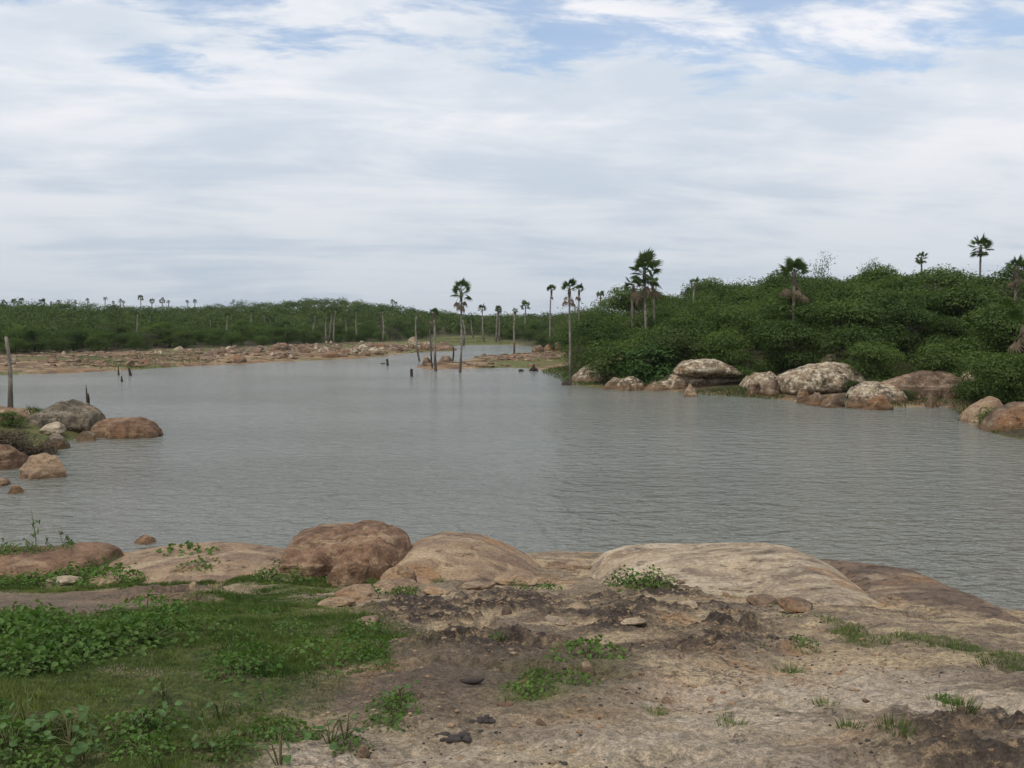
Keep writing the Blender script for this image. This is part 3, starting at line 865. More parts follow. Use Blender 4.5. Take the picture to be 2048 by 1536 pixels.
# bedded slabs and loose stones in the foreground
SLABS = [(628, 1188, 708, 1216, M_BUFF), (655, 1168, 760, 1205, M_BUFF), (740, 1160, 838, 1190, M_BUFF), (835, 1170, 900, 1192, M_BUFF), (905, 1150, 1000, 1182, M_GREYBROWN),
         (985, 1150, 1080, 1172, M_BUFF), (830, 1140, 905, 1160, M_PALE), (1085, 1128, 1190, 1145, M_BUFF), (1350, 1180, 1405, 1222, M_PALE), (1430, 1205, 1470, 1240, M_BUFF),
         (1130, 1205, 1200, 1232, M_BUFF), (1240, 1228, 1300, 1256, M_PALE), (700, 1225, 760, 1255, M_BUFF), (1500, 1165, 1575, 1215, M_GREYBROWN), (1090, 1222, 1160, 1255, M_PALE),
         (60, 1150, 150, 1175, M_PALE), (160, 1160, 235, 1175, M_BUFF), (1560, 1190, 1650, 1225, M_GREYBROWN)]
for i, (a, b, c, d, mt) in enumerate(SLABS):
    X, Y = P((a + c) / 2, d)
    o = blob('flat_rock', a, b, c, d, mt, 100 + i, H1(X, Y) - 0.02, 1.0, 4, 0.9, None, 0, 0.6, 100 + i % 6, 0.10, 10)
    o.scale.y = o.scale.x * 0.85
    zt_ = o.location.z; o.scale.z = min(o.scale.z, o.scale.x * 0.42); o.location.z = H1(X, Y) + o.scale.z * 0.12
    o.rotation_euler.x = -0.10
    nm = {M_PALE.name: 'pale cream', M_BUFF.name: 'buff', M_GREYBROWN.name: 'grey brown'}[mt.name]
    tag(o, nm + ' sandstone slab bedded in the ground ' + near_phrase(X, Y, BANK_MARKS), 'rock', nm + ' slabs bedded in the near bank')
for i, (a, b, c, d) in enumerate([(368, 1166, 388, 1178), (440, 1187, 456, 1194), (465, 1186, 480, 1195), (140, 1220, 158, 1232), (1162, 1326, 1196, 1352), (1066, 1440, 1095, 1455), (705, 1492, 735, 1515),
                                  (1040, 1360, 1062, 1373), (1450, 1185, 1470, 1197), (1735, 1400, 1760, 1412), (1330, 1395, 1350, 1405), (1000, 1215, 1025, 1232)]):
    X, Y = P((a + c) / 2, d)
    o = blob('stone', a, b, c, d, (M_BUFF, M_GREYBROWN)[i % 2], 200 + i, H1(X, Y) - 0.01, 0.9, 3, 0.4, vari=200 + i % 4)
    tag(o, 'small loose stone lying ' + near_phrase(X, Y, BANK_MARKS), 'stone', 'loose stones on the near bank')
o = blob('boulder', 252, 1072, 304, 1090, M_BROWN, 43, -0.02, 0.7, 4, 0.8, flat=0.5)
tag(o, 'flat tan rock just breaking the water surface off the near bank', 'boulder')

# --- headland on the left
r = ridge_rock('boulder', [(48, 842), (80, 822), (120, 806), (140, 800), (160, 806), (182, 816), (198, 826), (202, 842)], [40] * 8, M_MOSSY, 1.6, 1.6, toe=0.2, seed=21,
               nu=110, nv=60, rough=0.14, undercut=0.22, sink=0.2)
tag(r, 'grey weathered boulder with a pale top jutting from the small headland', 'boulder')
r = ridge_rock('boulder', [(183, 858), (195, 843), (215, 836), (250, 838), (285, 834), (305, 846), (318, 858), (320, 868)], [38.6] * 8, M_BROWN, 0.9, 1.0, toe=-0.05, seed=22,
               nu=110, nv=60, rough=0.15, sink=0.2, strata=0.05)
tag(r, 'long rust brown boulder lying in the water off the headland tip', 'boulder')
o = blob('boulder', 34, 910, 124, 960, M_BUFF, 23, -0.03, 0.95, 5, 0.25, 0.4, flat=0.95)
tag(o, 'blocky tan boulder standing alone in the water before the headland', 'boulder')
o = blob('boulder', 5, 972, 40, 990, M_GREYBROWN, 24, -0.03, 0.9, 4, 0.6)
tag(o, 'small dark flat stone in the water near the blocky tan boulder', 'boulder')
o = blob('boulder', -25, 960, 16, 974, M_BROWN, 25, -0.03, 0.9, 4, 0.6)
tag(o, 'low brown stone in the water beside the small dark stone', 'boulder')
o = blob('boulder', 84, 868, 142, 899, M_MOSSY, 26, 0.0, 0.9, 4, 0.4, flat=0.6)
tag(o, 'dark rock with yellow lichen at the headland waterline beside dry brush', 'boulder')
o = blob('boulder', 72, 846, 132, 864, M_PALE, 27, 0.35, 0.9, 4, 0.2, flat=0.4)
tag(o, 'flat pale stone lying below the grey weathered boulder', 'boulder')
o = blob('boulder', 150, 862, 196, 884, M_MOSSY, 28, -0.02, 0.9, 4, 0.5)
tag(o, 'dark wet rock between the headland and the rust brown boulder', 'boulder')
o = blob('boulder', -20, 818, 62, 845, M_BROWN, 29, 0.35, 0.9, 4, 0.4)
tag(o, 'reddish rock at the foot of the tall bare trunk on the headland', 'boulder')
o = blob('boulder', -60, 890, 45, 940, M_BROWN, 30, 0.0, 0.9, 4, 0.4)
tag(o, 'rusty rock under the dry brush at the headland waterline', 'boulder')

# --- right shore
r = ridge_rock('boulder', [(1140, 757), (1165, 735), (1190, 722), (1215, 712), (1250, 708), (1275, 716), (1290, 735)], [71.5] * 7, M_SHORE, 2.6, 2.5, toe=0.1, seed=51, nu=110, nv=56, rough=0.16, sink=0.4, facet=0.3, ledge=0.10)
tag(r, 'pale sloping boulder behind the twin headed palm, first along the wooded shore', 'boulder')
r = ridge_rock('boulder', [(1262, 778), (1300, 756), (1340, 738), (1370, 722), (1420, 719), (1450, 726), (1478, 738), (1492, 760), (1494, 778)], [66, 66, 66.5, 67, 67, 67, 66.5, 66, 66], M_SHORE, 3.0, 3.0, toe=0.0, seed=52, nu=140, nv=70,
               rough=0.17, undercut=0.0, sink=0.3, facet=0.3, ledge=0.10)
tag(r, 'wide whitish boulder at the waterline with a dark hollow under its cap', 'boulder')
r = ridge_rock('boulder', [(1345, 742), (1365, 724), (1400, 718), (1440, 722), (1462, 732), (1482, 744), (1488, 756)], [64.5] * 7, M_SHORE, 1.3, 2.0, toe=1.05, seed=53, nu=100, nv=60, rough=0.16, undercut=0.25, sink=0.1, facet=0.3, ledge=0.10)
tag(r, 'overhanging pale rock cap resting on the wide whitish boulder', 'rock')
r = ridge_rock('boulder', [(1400, 728), (1440, 710), (1470, 704), (1500, 695), (1530, 693), (1548, 704), (1556, 730)], [73] * 7, M_SHORE, 2.4, 2.5, toe=0.8, seed=54, nu=100, nv=50, rough=0.14, sink=0.3, facet=0.3, ledge=0.10)
tag(r, 'pale boulder at the edge of the scrub, above the wide whitish boulder', 'boulder')
o = blob('boulder', 1364, 768, 1397, 795, M_BUFF, 55, -0.04, 0.9, 4, 0.4)
tag(o, 'small upright orange boulder in the shallows before the wide whitish boulder', 'boulder')
r = ridge_rock('boulder', [(1552, 760), (1565, 748), (1590, 738), (1620, 728), (1650, 724), (1690, 728), (1725, 745), (1745, 770)], [59] * 8, M_SHORE, 2.2, 2.6, toe=0.1, seed=56, nu=130, nv=70, rough=0.16, undercut=0.3, sink=0.2, facet=0.3, ledge=0.10)
tag(r, 'bright whitish boulder with a dark hollow beneath, midway along the wooded shore', 'boulder')
r = ridge_rock('boulder', [(1640, 726), (1660, 710), (1690, 702), (1720, 696), (1732, 702), (1738, 722)], [64] * 6, M_PALE, 1.8, 2.0, toe=1.2, seed=57, nu=90, nv=48, rough=0.14, sink=0.3, facet=0.2)
tag(r, 'white topped rock rising behind the bright whitish boulder, against the scrub', 'boulder')
r = ridge_rock('boulder', [(1735, 785), (1770, 765), (1800, 752), (1850, 741), (1890, 742), (1912, 752), (1924, 775), (1922, 800)], [55.5] * 8, M_FARROCK, 1.9, 2.4, toe=0.0, seed=58, nu=120, nv=60, rough=0.15, sink=0.3)
tag(r, 'tan hump backed boulder with grass at its foot along the wooded shore', 'boulder')
for i, (a, b, c, d) in enumerate([(1610, 785, 1655, 813), (1640, 788, 1695, 816), (1688, 792, 1735, 818), (1722, 790, 1790, 821), (1592, 778, 1625, 808), (1488, 762, 1530, 794), (1518, 758, 1565, 796), (1850, 796, 1884, 816)]):
    o = blob('boulder', a, b, c, d, M_GREYBROWN if i % 3 == 1 else M_FARROCK, 60 + i, -0.02, 0.9, 4, 0.4, rough=0.26, cuts=14, flat=0.7)
    tag(o, 'low brown rock at the waterline between the whitish and the hump backed boulders', 'boulder', 'low brown waterline rocks on the wooded shore')
r = ridge_rock('boulder', [(1922, 850), (1935, 826), (1955, 806), (1975, 791), (1988, 796), (1992, 815), (1994, 835)], [44] * 7, M_BUFF, 0.9, 1.2, toe=0.0, seed=66, nu=90, nv=50, rough=0.10, sink=0.3, lean=0.1)
tag(r, 'tilted orange and cream slab leaning out of the water beside grass', 'boulder')
r = ridge_rock('boulder', [(1968, 862), (1985, 835), (2005, 818), (2040, 808), (2090, 803), (2140, 815), (2180, 850)], [40.5] * 7, M_FARROCK, 1.5, 1.6, toe=-0.05, seed=67, nu=100, nv=56, rough=0.13, sink=0.3)
tag(r, 'dark red brown boulder at the waterline beyond the tilted slab', 'boulder')
r = ridge_rock('rock_ledge', [(1478, 776), (1492, 756), (1515, 746), (1540, 748), (1562, 756), (1575, 782)], [62.5] * 6, M_SHORE, 2.0, 2.0, toe=0.0, seed=91, nu=90, nv=50, rough=0.18, sink=0.3, facet=0.3, ledge=0.12)
tag(r, 'low broken rock ledge joining the wide whitish and the bright whitish boulders', 'rock')
r = ridge_rock('rock_ledge', [(1695, 790), (1712, 772), (1740, 764), (1775, 768), (1800, 782), (1812, 802)], [54] * 6, M_SHORE, 1.6, 1.8, toe=0.0, seed=92, nu=90, nv=50, rough=0.18, sink=0.3, facet=0.3, ledge=0.12)
tag(r, 'low pale ledge between the bright whitish and the hump backed boulders', 'rock')
r = ridge_rock('rock_ledge', [(1225, 776), (1240, 758), (1258, 752), (1280, 757), (1298, 776)], [65] * 5, M_SHORE, 1.6, 1.6, toe=0.0, seed=93, nu=80, nv=44, rough=0.18, sink=0.3, facet=0.3, ledge=0.12)
tag(r, 'low mottled ledge at the waterline below the large leafy bush', 'rock')
o = blob('boulder', 1915, 742, 1952, 772, M_PALE, 68, 0.9, 0.9, 4, 0.4)
tag(o, 'small grey white stone beside the hump backed boulder under the scrub', 'boulder')
o = blob('boulder', 1480, 752, 1515, 778, M_FARROCK, 69, 0.1, 0.9, 4, 0.4)
tag(o, 'small mottled rock at the end of the wide whitish boulder', 'boulder')
o = blob('boulder', 1205, 755, 1255, 778, M_SHORE, 70, 0.05, 0.9, 4, 0.4)
tag(o, 'low pale rock at the waterline below the first sloping boulder', 'boulder')
o = blob('boulder', 1118, 762, 1146, 771, M_DEADWOOD, 71, -0.02, 0.9, 3, 0.5)
tag(o, 'dark flat rock in the water at the foot of the twin headed palm', 'boulder')

# --- middle spit and far left bank
for i, (a, b, c, d, z) in enumerate([(845, 712, 866, 732, 0.1), (872, 712, 908, 728, 0.1), (1062, 690, 1092, 705, 0.1), (1085, 684, 1115, 700, 0.3), (1108, 684, 1130, 698, 0.5), (962, 707, 974, 713, 0.0), (1140, 712, 1156, 724, 0.9)]):
    o = blob('boulder', a, b, c, d, M_FARROCK, 300 + i, z, 0.9, 3, 0.4, vari=300 + i % 4)
    tag(o, 'brown rock on the sandy spit between the two arms of water', 'boulder', 'rocks on the sandy spit')
rr = random.Random(5)
FARSTONES = []
for i in range(190):
    px = rr.uniform(395, 905) if i < 150 else rr.uniform(0, 400)
    if px > 400:
        lo = np.interp(px, [395, 500, 620, 720, 800, 905], [728, 724, 718, 713, 708, 701])
        hi_y = np.interp(px, [395, 520, 700, 905], [708, 698, 694, 690])
    else:
        lo = 736; hi_y = np.interp(px, [0, 200, 400], [714, 710, 704])
    py = rr.uniform(hi_y, lo)
    w = rr.choice([8, 10, 14, 18, 26, 34]) * rr.uniform(0.8, 1.2) * (1 if px > 400 else 0.8)
    X, Y = P(px, py)
    o = blob('boulder', px - w / 2, py - w * rr.uniform(0.28, 0.42), px + w / 2, py, M_FARROCK if rr.random() < 0.7 else M_SHORE, 320 + i, max(0, H1(X, Y)) - 0.02, 0.9, 3, 0.4, vari=320 + i % 7)
    tag(o, 'low weathered rock scattered along the bare far bank below the forest', 'boulder', 'rocks scattered along the far bank')
for i, (a, b, c, d) in enumerate([(813, 673, 838, 684), (650, 682, 656, 686), (658, 682, 666, 686), (718, 681, 728, 685), (122, 702, 134, 712), (346, 692, 370, 702)]):
    X, Y = P((a + c) / 2, d)
    o = blob('boulder', a, b, c, d, M_PALE, 420 + i, max(0, H1(X, Y)) - 0.02, 0.9, 3, 0.4, vari=420 + i % 3)
    tag(o, 'pale rock lying in the grass close to the forest edge of the far bank', 'boulder', 'pale rocks by the far forest edge')
r = ridge_rock('rock_outcrop', [(862, 702), (872, 690), (895, 690), (912, 697), (916, 704)], [150] * 5, M_FARROCK, 3, 3, toe=0.0, seed=81, nu=60, nv=36, rough=0.15, sink=0.3)
tag(r, 'dark rock shelf at the tip of the far bank beside the channel', 'rock')


# ------------------------------------------------------------------ tubes, leaves
def tube(pts, radii, sides=6, cap=True):
    pts = np.asarray(pts, float); n = len(pts)
    T = np.gradient(pts, axis=0); T /= np.linalg.norm(T, axis=1)[:, None] + 1e-9
    ref = np.array([0.3, 1, 0.1]) if abs(T[0][0]) > 0.8 else np.array([1.0, 0.1, 0.05])
    V = []
    for i in range(n):
        a = np.cross(T[i], ref); a /= np.linalg.norm(a); b = np.cross(T[i], a)
        for k in range(sides):
            t = 2 * math.pi * k / sides
            V.append(pts[i] + radii[i] * (math.cos(t) * a + math.sin(t) * b))
    Fq = []
    for i in range(n - 1):
        for k in range(sides):
            k2 = (k + 1) % sides
            Fq.append((i * sides + k, i * sides + k2, (i + 1) * sides + k2, (i + 1) * sides + k))
    if cap:
        V.append(pts[-1] + T[-1] * radii[-1] * 0.3)
        t = len(V) - 1
        for k in range(sides):
            Fq.append(((n - 1) * sides + k, (n - 1) * sides + (k + 1) % sides, t, t))
    return np.array(V), np.array(Fq)


def tubes_mesh(name, parts, mat):
    Vs, Fs, o = [], [], 0
    for V, Fq in parts:
        Vs.append(V); Fs.append(Fq + o); o += len(V)
    V = np.vstack(Vs); Fq = np.vstack(Fs)
    # triangles come as quads with a repeated corner: split
    tri = Fq[:, 2] == Fq[:, 3]
    T1 = Fq[:, [0, 1, 2]]; T2 = Fq[~tri][:, [0, 2, 3]]
    return new_mesh(name, V, np.vstack([T1, T2]), mat, True)


def leaf_quads(C, N, size, rng, aspect=0.5):
    """diamond leaves at C facing N"""
    n = len(C)
    N = N / (np.linalg.norm(N, axis=1)[:, None] + 1e-9)
    a = np.cross(N, rng.normal(size=(n, 3))); a /= np.linalg.norm(a, axis=1)[:, None] + 1e-9
    b = np.cross(N, a)
    L = (size * rng.uniform(0.7, 1.3, n))[:, None] if np.isscalar(size) else size[:, None]
    W = L * aspect
    V = np.stack([C - a * L * 0.5, C + b * W * 0.5, C + a * L * 0.5 + N * L * 0.08, C - b * W * 0.5], 1).reshape(-1, 3)
    Fq = np.arange(4 * n).reshape(n, 4)
    return V, Fq


def crown_points(rng, n, h, w, lobes, flat=0.5, low=0.25, fill=0.25):
    """points and normals on and in a crown of many flattened lobes"""
    cs = []
    for k in range(lobes):
        t = rng.uniform(0, 2 * math.pi); rr_ = w * 0.5 * math.sqrt(rng.uniform(0.0, 1)) * 0.72
        zc = h * (low + (1 - low) * (0.86 - 0.62 * (rr_ / (w * 0.5)) ** 2 * rng.uniform(0.4, 1.4) - rng.uniform(0, 0.22)))
        R_ = w * rng.uniform(0.15, 0.27)
        if k % 5 < 2:
            zc = h * rng.uniform(0.10, 0.36); rr_ = w * 0.5 * rng.uniform(0.25, 0.8)
        cs.append((rr_ * math.cos(t), rr_ * math.sin(t), max(zc, h * 0.10), R_))
    cs = np.array(cs)
    wgt = cs[:, 3] ** 2; wgt /= wgt.sum()
    k = rng.choice(lobes, n, p=wgt)
    d = rng.normal(size=(n, 3)); d /= np.linalg.norm(d, axis=1)[:, None]
    d[:, 2] = np.where((d[:, 2] < -0.2) & (rng.random(n) < 0.7), -d[:, 2], d[:, 2])
    rad_ = np.where(rng.random(n) < fill, rng.uniform(0.3, 0.9, n), rng.uniform(0.85, 1.12, n))
    # ragged twigs
    rad_ = rad_ * (1 + 0.42 * fbm3(d * 3.2 + k[:, None] * 7.1, 3, 3)) * np.where(rng.random(n) < 0.10, rng.uniform(1.05, 1.4, n), 1.0)
    C = cs[k][:, :3] + d * (cs[k][:, 3] * rad_)[:, None] * np.array([1, 1, flat])
    N = d * 0.7 + np.array([0, 0, 0.7]) + rng.normal(size=(n, 3)) * 0.45
    return C, N, cs


def scrub_variant(seed, h, w, lobes, n, leaf, flat, low, mat):
    rng = np.random.default_rng(seed)
    C, N, cs = crown_points(rng, n, h, w, lobes, flat, low)
    C[:, 2] = np.maximum(C[:, 2], 0.05)
    V, Fq = leaf_quads(C, N, leaf, rng, 0.45)
    crown = new_mesh('scrub_crown', V, Fq, mat)
    parts = []
    ns = rng.integers(2, 4)
    stems = []
    for s in range(ns):
        t = rng.uniform(0, 6.28); d = rng.uniform(0.1, 0.25) * w * 0.5
        top = np.array([d * math.cos(t), d * math.sin(t), h * rng.uniform(0.35, 0.5)])
        b0 = np.array([0.06 * math.cos(t), 0.06 * math.sin(t), -0.25])
        mid = (b0 + top) / 2 + rng.normal(size=3) * 0.08
        parts.append(tube([b0, mid, top], [0.075, 0.055, 0.04], 5)); stems.append(top)
    for c in cs:
        s = stems[rng.integers(len(stems))]
        mid = (s + c[:3]) / 2 + rng.normal(size=3) * 0.12
        parts.append(tube([s, mid, c[:3]], [0.035, 0.025, 0.012], 4))
    return crown, tubes_mesh('scrub_trunk', parts, M_BARK)


SCRUB = [scrub_variant(500 + i, h, w, lb, n, lf, fl, lo, M_SCRUB) for i, (h, w, lb, n, lf, fl, lo) in enumerate([
    (3.2, 4.4, 22, 8500, 0.16, 0.50, 0.15), (3.6, 4.8, 25, 9000, 0.16, 0.48, 0.2), (2.8, 4.2, 20, 8000, 0.15, 0.55, 0.1), (3.1, 3.8, 18, 7000, 0.15, 0.6, 0.1),
    (3.9, 4.2, 23, 8500, 0.16, 0.52, 0.2), (2.3, 3.6, 16, 6500, 0.14, 0.6, 0.05)])]
SCRUB.append(scrub_variant(507, 3.2, 3.8, 20, 4200, 0.14, 0.7, 0.1, M_DULL))
BROAD = [scrub_variant(520 + i, 3.2, 3.2, 14, 3200, 0.24, 0.8, 0.05, M_BROAD) for i in range(2)]
SPARSE = [scrub_variant(530 + i, 3.9, 3.0, 16, 700, 0.15, 0.8, 0.3, M_SCRUB) for i in range(2)]
LOWBUSH = [scrub_variant(540 + i, 1.2, 2.4, 12, 3800, 0.11, 0.6, 0.0, M_SCRUB) for i in range(2)]
BRUSH = [scrub_variant(550, 1.0, 2.2, 12, 2600, 0.12, 0.7, 0.0, M_OLIVE)]


def tree(name, var, X, Y, s, rz, label, cat, group=None, z=None, sz=1.0):
    e = empty(name, (X, Y, (H1(X, Y, False) if z is None else z) - 0.02), rz, (s, s, s * sz))
    obj('crown', var[0], e); obj('trunk', var[1], e)
    return tag(e, label, cat, group)


HILL_MARKS = [((px - 1024) / F * d, d, t) for px, d, t in [
    (1200, 75, 'behind the first pale sloping boulder'), (1150, 85, 'behind the two palms at the first boulder'), (1380, 71, 'behind the wide whitish boulder'), (1480, 77, 'behind the pale boulder at the scrub edge'),
    (1640, 66, 'behind the bright whitish boulder'), (1830, 62, 'behind the hump backed boulder'), (1990, 50, 'behind the tilted slab'), (1289, 78, 'around the tallest full crowned palm'),
    (1589, 72, 'around the palm with pale hanging dead fronds'), (1961, 96, 'below the tall round crowned palm of the crest'), (1843, 100, 'below the small round crowned palm of the crest'),
    (1640, 90, 'around the thin wispy tree of the crest'), (2034, 66, 'around the upswept palm at the hillside edge'), (1389, 92, 'around the small palm with two raised fans'), (1201, 95, 'around the small round headed palm')]]
FAR_MARKS = [((px - 1024) / F * d, d, t) for px, d, t in [(650, 150, 'behind the pale trunked palms of the left bank'), (540, 145, 'beside the clustered palms of the left bank'), (100, 120, 'behind the bare sandy left bank'),
    (300, 125, 'behind the grassy part of the left bank'), (960, 200, 'beyond the channel'), (1080, 150, 'behind the rocky end of the spit')]]
KIND = ['broad green', 'tall broad green', 'low spreading green', 'rounded green', 'tall green', 'small low green', 'thin dull olive']
# scattered wood: positions by dart throwing on the wooded land
rw = np.random.default_rng(99)
cand = []
N_C = 26000
aa = rw.uniform(-0.56, 0.60, N_C)
dd = np.sqrt(rw.uniform(42 ** 2, 330 ** 2, N_C))
cx_, cy_ = dd * np.sin(aa), dd * np.cos(aa)
sdw = poly_sd(TREELINE, cx_, cy_)
okm = (sdw > 0.6)
cx_, cy_, sdw = cx_[okm], cy_[okm], sdw[okm]
cz_ = height(cx_, cy_, False)
right_side = cx_ / cy_ > 0.055
grid = {}
keep = []
for i in range(len(cx_)):
    sp = 2.5 if right_side[i] else 3.3
    if np.hypot(cx_[i], cy_[i]) > 150:
        sp = 4.0
    g = (int(cx_[i] // 4), int(cy_[i] // 4)); bad = False
    for ddx in (-1, 0, 1):
        for ddy in (-1, 0, 1):
            for j in grid.get((g[0] + ddx, g[1] + ddy), ()):
                if (cx_[i] - cx_[j]) ** 2 + (cy_[i] - cy_[j]) ** 2 < sp * sp:
                    bad = True; break
            if bad: break
        if bad: break
    if not bad and cz_[i] > 0.15:
        grid.setdefault(g, []).append(i); keep.append(i)
keep = np.array(keep)
# trees on the hill crest beyond which nothing shows are dropped
kd = np.hypot(cx_[keep], cy_[keep])
drop = (right_side[keep]) & (kd > 185) & (cx_[keep] / cy_[keep] > 0.09)
keep = keep[~drop]; kd = kd[~drop]
order = keep[np.argsort(kd)]
ks = rw.random(len(order))
n_right = n_left = 0
rest = []
for q, i in enumerate(order):
    X, Y, z = cx_[i], cy_[i], cz_[i]
    edge = smooth(0.5, 9, sdw[i])
    if right_side[i] and n_right < 215:
        n_right += 1
        s = (1.0 + 0.28 * edge) * (0.75 + 0.45 * ks[q]) * (1.15 if X / Y < 0.16 else 1.0)
        kv = int(rw.integers(6)) if rw.random() > 0.09 else 6
        tree('scrub_tree', SCRUB[kv], X, Y, s, rw.uniform(0, 6.28), KIND[kv] + ' scrub tree ' + near_phrase(X, Y, HILL_MARKS), 'tree', 'scrub trees on the rocky hillside', z)
    elif not right_side[i] and n_left < 80 and sdw[i] < 14:
        n_left += 1
        s = (0.75 + 0.35 * edge) * (0.8 + 0.35 * ks[q])
        kv = int(rw.integers(6)) if rw.random() > 0.09 else 6
        tree('scrub_tree', SCRUB[kv], X, Y, s, rw.uniform(0, 6.28), KIND[kv] + ' forest edge tree ' + near_phrase(X, Y, FAR_MARKS), 'tree', 'front row trees of the far forest', z)
    else:
        rest.append((X, Y, z, (0.85 + 0.4 * ks[q]) * (1.15 if right_side[i] else 1.0), np.hypot(X, Y)))
FV = []
rest = [(a, b, c, s * (0.8 + 0.45 * float(fbm2(np.array([a * 0.06]), np.array([b * 0.06]), 2, 55)[0] + 0.5)), e) for a, b, c, s, e in rest]
for X, Y, z, s, d in rest:
    n = int(np.clip(420 * (150 / d) ** 0.5, 270, 440))
    near_hill = X / Y > 0.055 and d < 190
    if near_hill:
        n = 900
    C, N, cs = crown_points(rw, n, 3.5 * s, 5.0 * s, 10, 0.55, 0.15, 0.2)
    sz_l = 0.22 if near_hill else 0.40 * np.clip(d / 150, 0.8, 1.6)
    V, _ = leaf_quads(C, N, sz_l, rw, 0.55)
    V = V.reshape(-1, 4, 3)[:, :3] if d > 170 else V.reshape(-1, 4, 3)
    V = V + np.array([X, Y, z])
    FV.append(V.reshape(-1, V.shape[1], 3) if V.shape[1] == 3 else np.concatenate([V[:, [0, 1, 2]], V[:, [0, 2, 3]]]))
FV = np.concatenate(FV)
fo = obj('scrub_forest', new_mesh('scrub_forest', FV.reshape(-1, 3), np.arange(len(FV) * 3).reshape(-1, 3), M_FOREST))
stuff(fo, 'dense green scrub forest covering the land beyond the lake', 'forest')
print('trees', n_right, n_left, len(rest), 'forest tris', len(FV))

# distinct shrubs on the right shore
def at_px(px, py, z):
    return G(px, py, z)


for (px, py, z, s, lab) in [(1298, 762, 0.5, 1.05, 'large leafy bright green bush between the first boulders of the wooded shore'),
                            (1262, 760, 0.5, 0.7, 'smaller leafy bush pressed against the first pale sloping boulder')]:
    X, Y = G(px, py, z)
    tree('leafy_bush', BROAD[0 if s > 1 else 1], X, Y, s, px, lab, 'bush', None, None, 1.0)
for i, (px, py, z, s) in enumerate([(1572, 733, 1.3, 0.95), (1738, 758, 1.0, 1.15), (1700, 788, 0.3, 0.6), (1765, 792, 0.2, 0.65), (1815, 800, 0.2, 0.5),
                                    (2000, 842, 0.3, 0.7), (1970, 782, 0.8, 1.0), (1932, 788, 0.5, 0.9), (2040, 790, 0.9, 1.1), (1505, 750, 1.0, 0.7), (1532, 756, 0.8, 0.6), (1560, 738, 1.3, 0.8), (1300, 735, 1.2, 0.9), (1255, 765, 0.3, 0.6), (1240, 735, 1.0, 0.9)]):
    X, Y = G(px, py, z)
    tree('low_shrub', LOWBUSH[i % 2], X, Y, s, px, 'low spreading green shrub at the waterside rocks, ' + near_phrase(X, Y, HILL_MARKS).replace('behind', 'close to'), 'shrub', 'low shrubs between the shore rocks')
for (px, ytop, d, s, lab) in [(1640, 502, 92, 1.0, 'thin wispy tree rising above the hill crest behind a fan palm'), (1742, 510, 96, 0.85, 'small wispy tree with a flat top on the hill crest')]:
    X = (px - 1024) / F * d
    zt = at_dist(px, ytop, d)[2]
    zg = H1(X, d, False)
    tree('sparse_tree', SPARSE[0 if px < 1700 else 1], X, d, s, px, lab, 'tree', None, None, max(0.6, (zt - zg) / (3.9 * s)))
for (px, py, z, s) in [(62, 898, 0.2, 0.75), (28, 890, 0.3, 0.8), (-5, 905, 0.2, 0.8)]:
    X, Y = G(px, py, z)
    tree('dry_bush', BRUSH[0], X, Y, s, px, 'dry grey brown brush overhanging the headland waterline', 'bush', 'dry brush on the headland')
for (px, py, z, s) in [(20, 850, 0.5, 0.5), (100, 838, 0.5, 0.45)]:
    X, Y = G(px, py, z)
    tree('low_shrub', LOWBUSH[0], X, Y, s, px, 'low green shrub on the small headland near the bare trunk', 'shrub', 'shrubs on the headland')


# ------------------------------------------------------------------ palms
def frond_mesh(seed, mat, dead=False, R_=0.60, Lp=0.62, segs=17, span=240, fold=0.30):
    rng = np.random.default_rng(seed)
    V, Fq = tube([(0, 0, 0), (Lp * 0.5, 0, 0.03), (Lp, 0, 0.0)], [0.022, 0.016, 0.012], 4, False)
    V = list(map(tuple, V)); Ft = []
    for q in Fq:
        Ft += [(q[0], q[1], q[2]), (q[0], q[2], q[3])]
    for k in range(segs):
        t = math.radians(-span / 2 + span * (k + 0.5) / segs)
        hw = math.radians(span / segs / 2) * 1.02
        Lb = R_ * rng.uniform(0.88, 1.08) * (1.0 - 0.12 * abs(t) / 2.2)
        mid = 0.55 * Lb
        def pt(r, a, dz=0.0):
            return (Lp - 0.02 + r * math.cos(a), r * math.sin(a) * (0.45 if dead else 1.0), -fold * r * abs(math.sin(a)) * (1.6 if dead else 0.7) + dz)
        b0 = len(V)
        droop = -0.10 * Lb * (2.0 if dead else 1.0) * rng.uniform(0.5, 1.5)
        V += [pt(0.0, t), pt(mid, t - hw, 0.0), pt(mid, t, 0.025), pt(mid, t + hw, 0.0), pt(Lb, t + rng.normal() * 0.04, droop)]
        Ft += [(b0, b0 + 1, b0 + 2), (b0, b0 + 2, b0 + 3), (b0 + 1, b0 + 4, b0 + 2), (b0 + 2, b0 + 4, b0 + 3)]
    return new_mesh('palm_frond', np.array(V), np.array(Ft), mat)


FROND = [frond_mesh(600 + i, M_PALM) for i in range(3)]
DEADFROND = [frond_mesh(610 + i, M_DEADPALM, True, 0.55, 0.7, 13, 200, 0.5) for i in range(2)]


def palm_crown_mesh(seed, mat, n=14):
    """whole crown in one mesh for palms too far off to show single fronds"""
    rng = np.random.default_rng(seed)
    Vs, Fs, o = [], [], 0
    for k in range(n):
        me_ = FROND[k % 3]
        co = np.empty(len(me_.vertices) * 3, np.float32); me_.vertices.foreach_get('co', co); co = co.reshape(-1, 3)
        tri = np.empty(len(me_.polygons) * 3, np.int32); me_.polygons.foreach_get('vertices', tri)
        M = frond_matrix(k, n, rng)
        co = np.c_[co, np.ones(len(co))] @ np.array(M).T
        Vs.append(co[:, :3]); Fs.append(tri.reshape(-1, 3) + o); o += len(co)
    return new_mesh('palm_crown', np.vstack(Vs), np.vstack(Fs), mat)


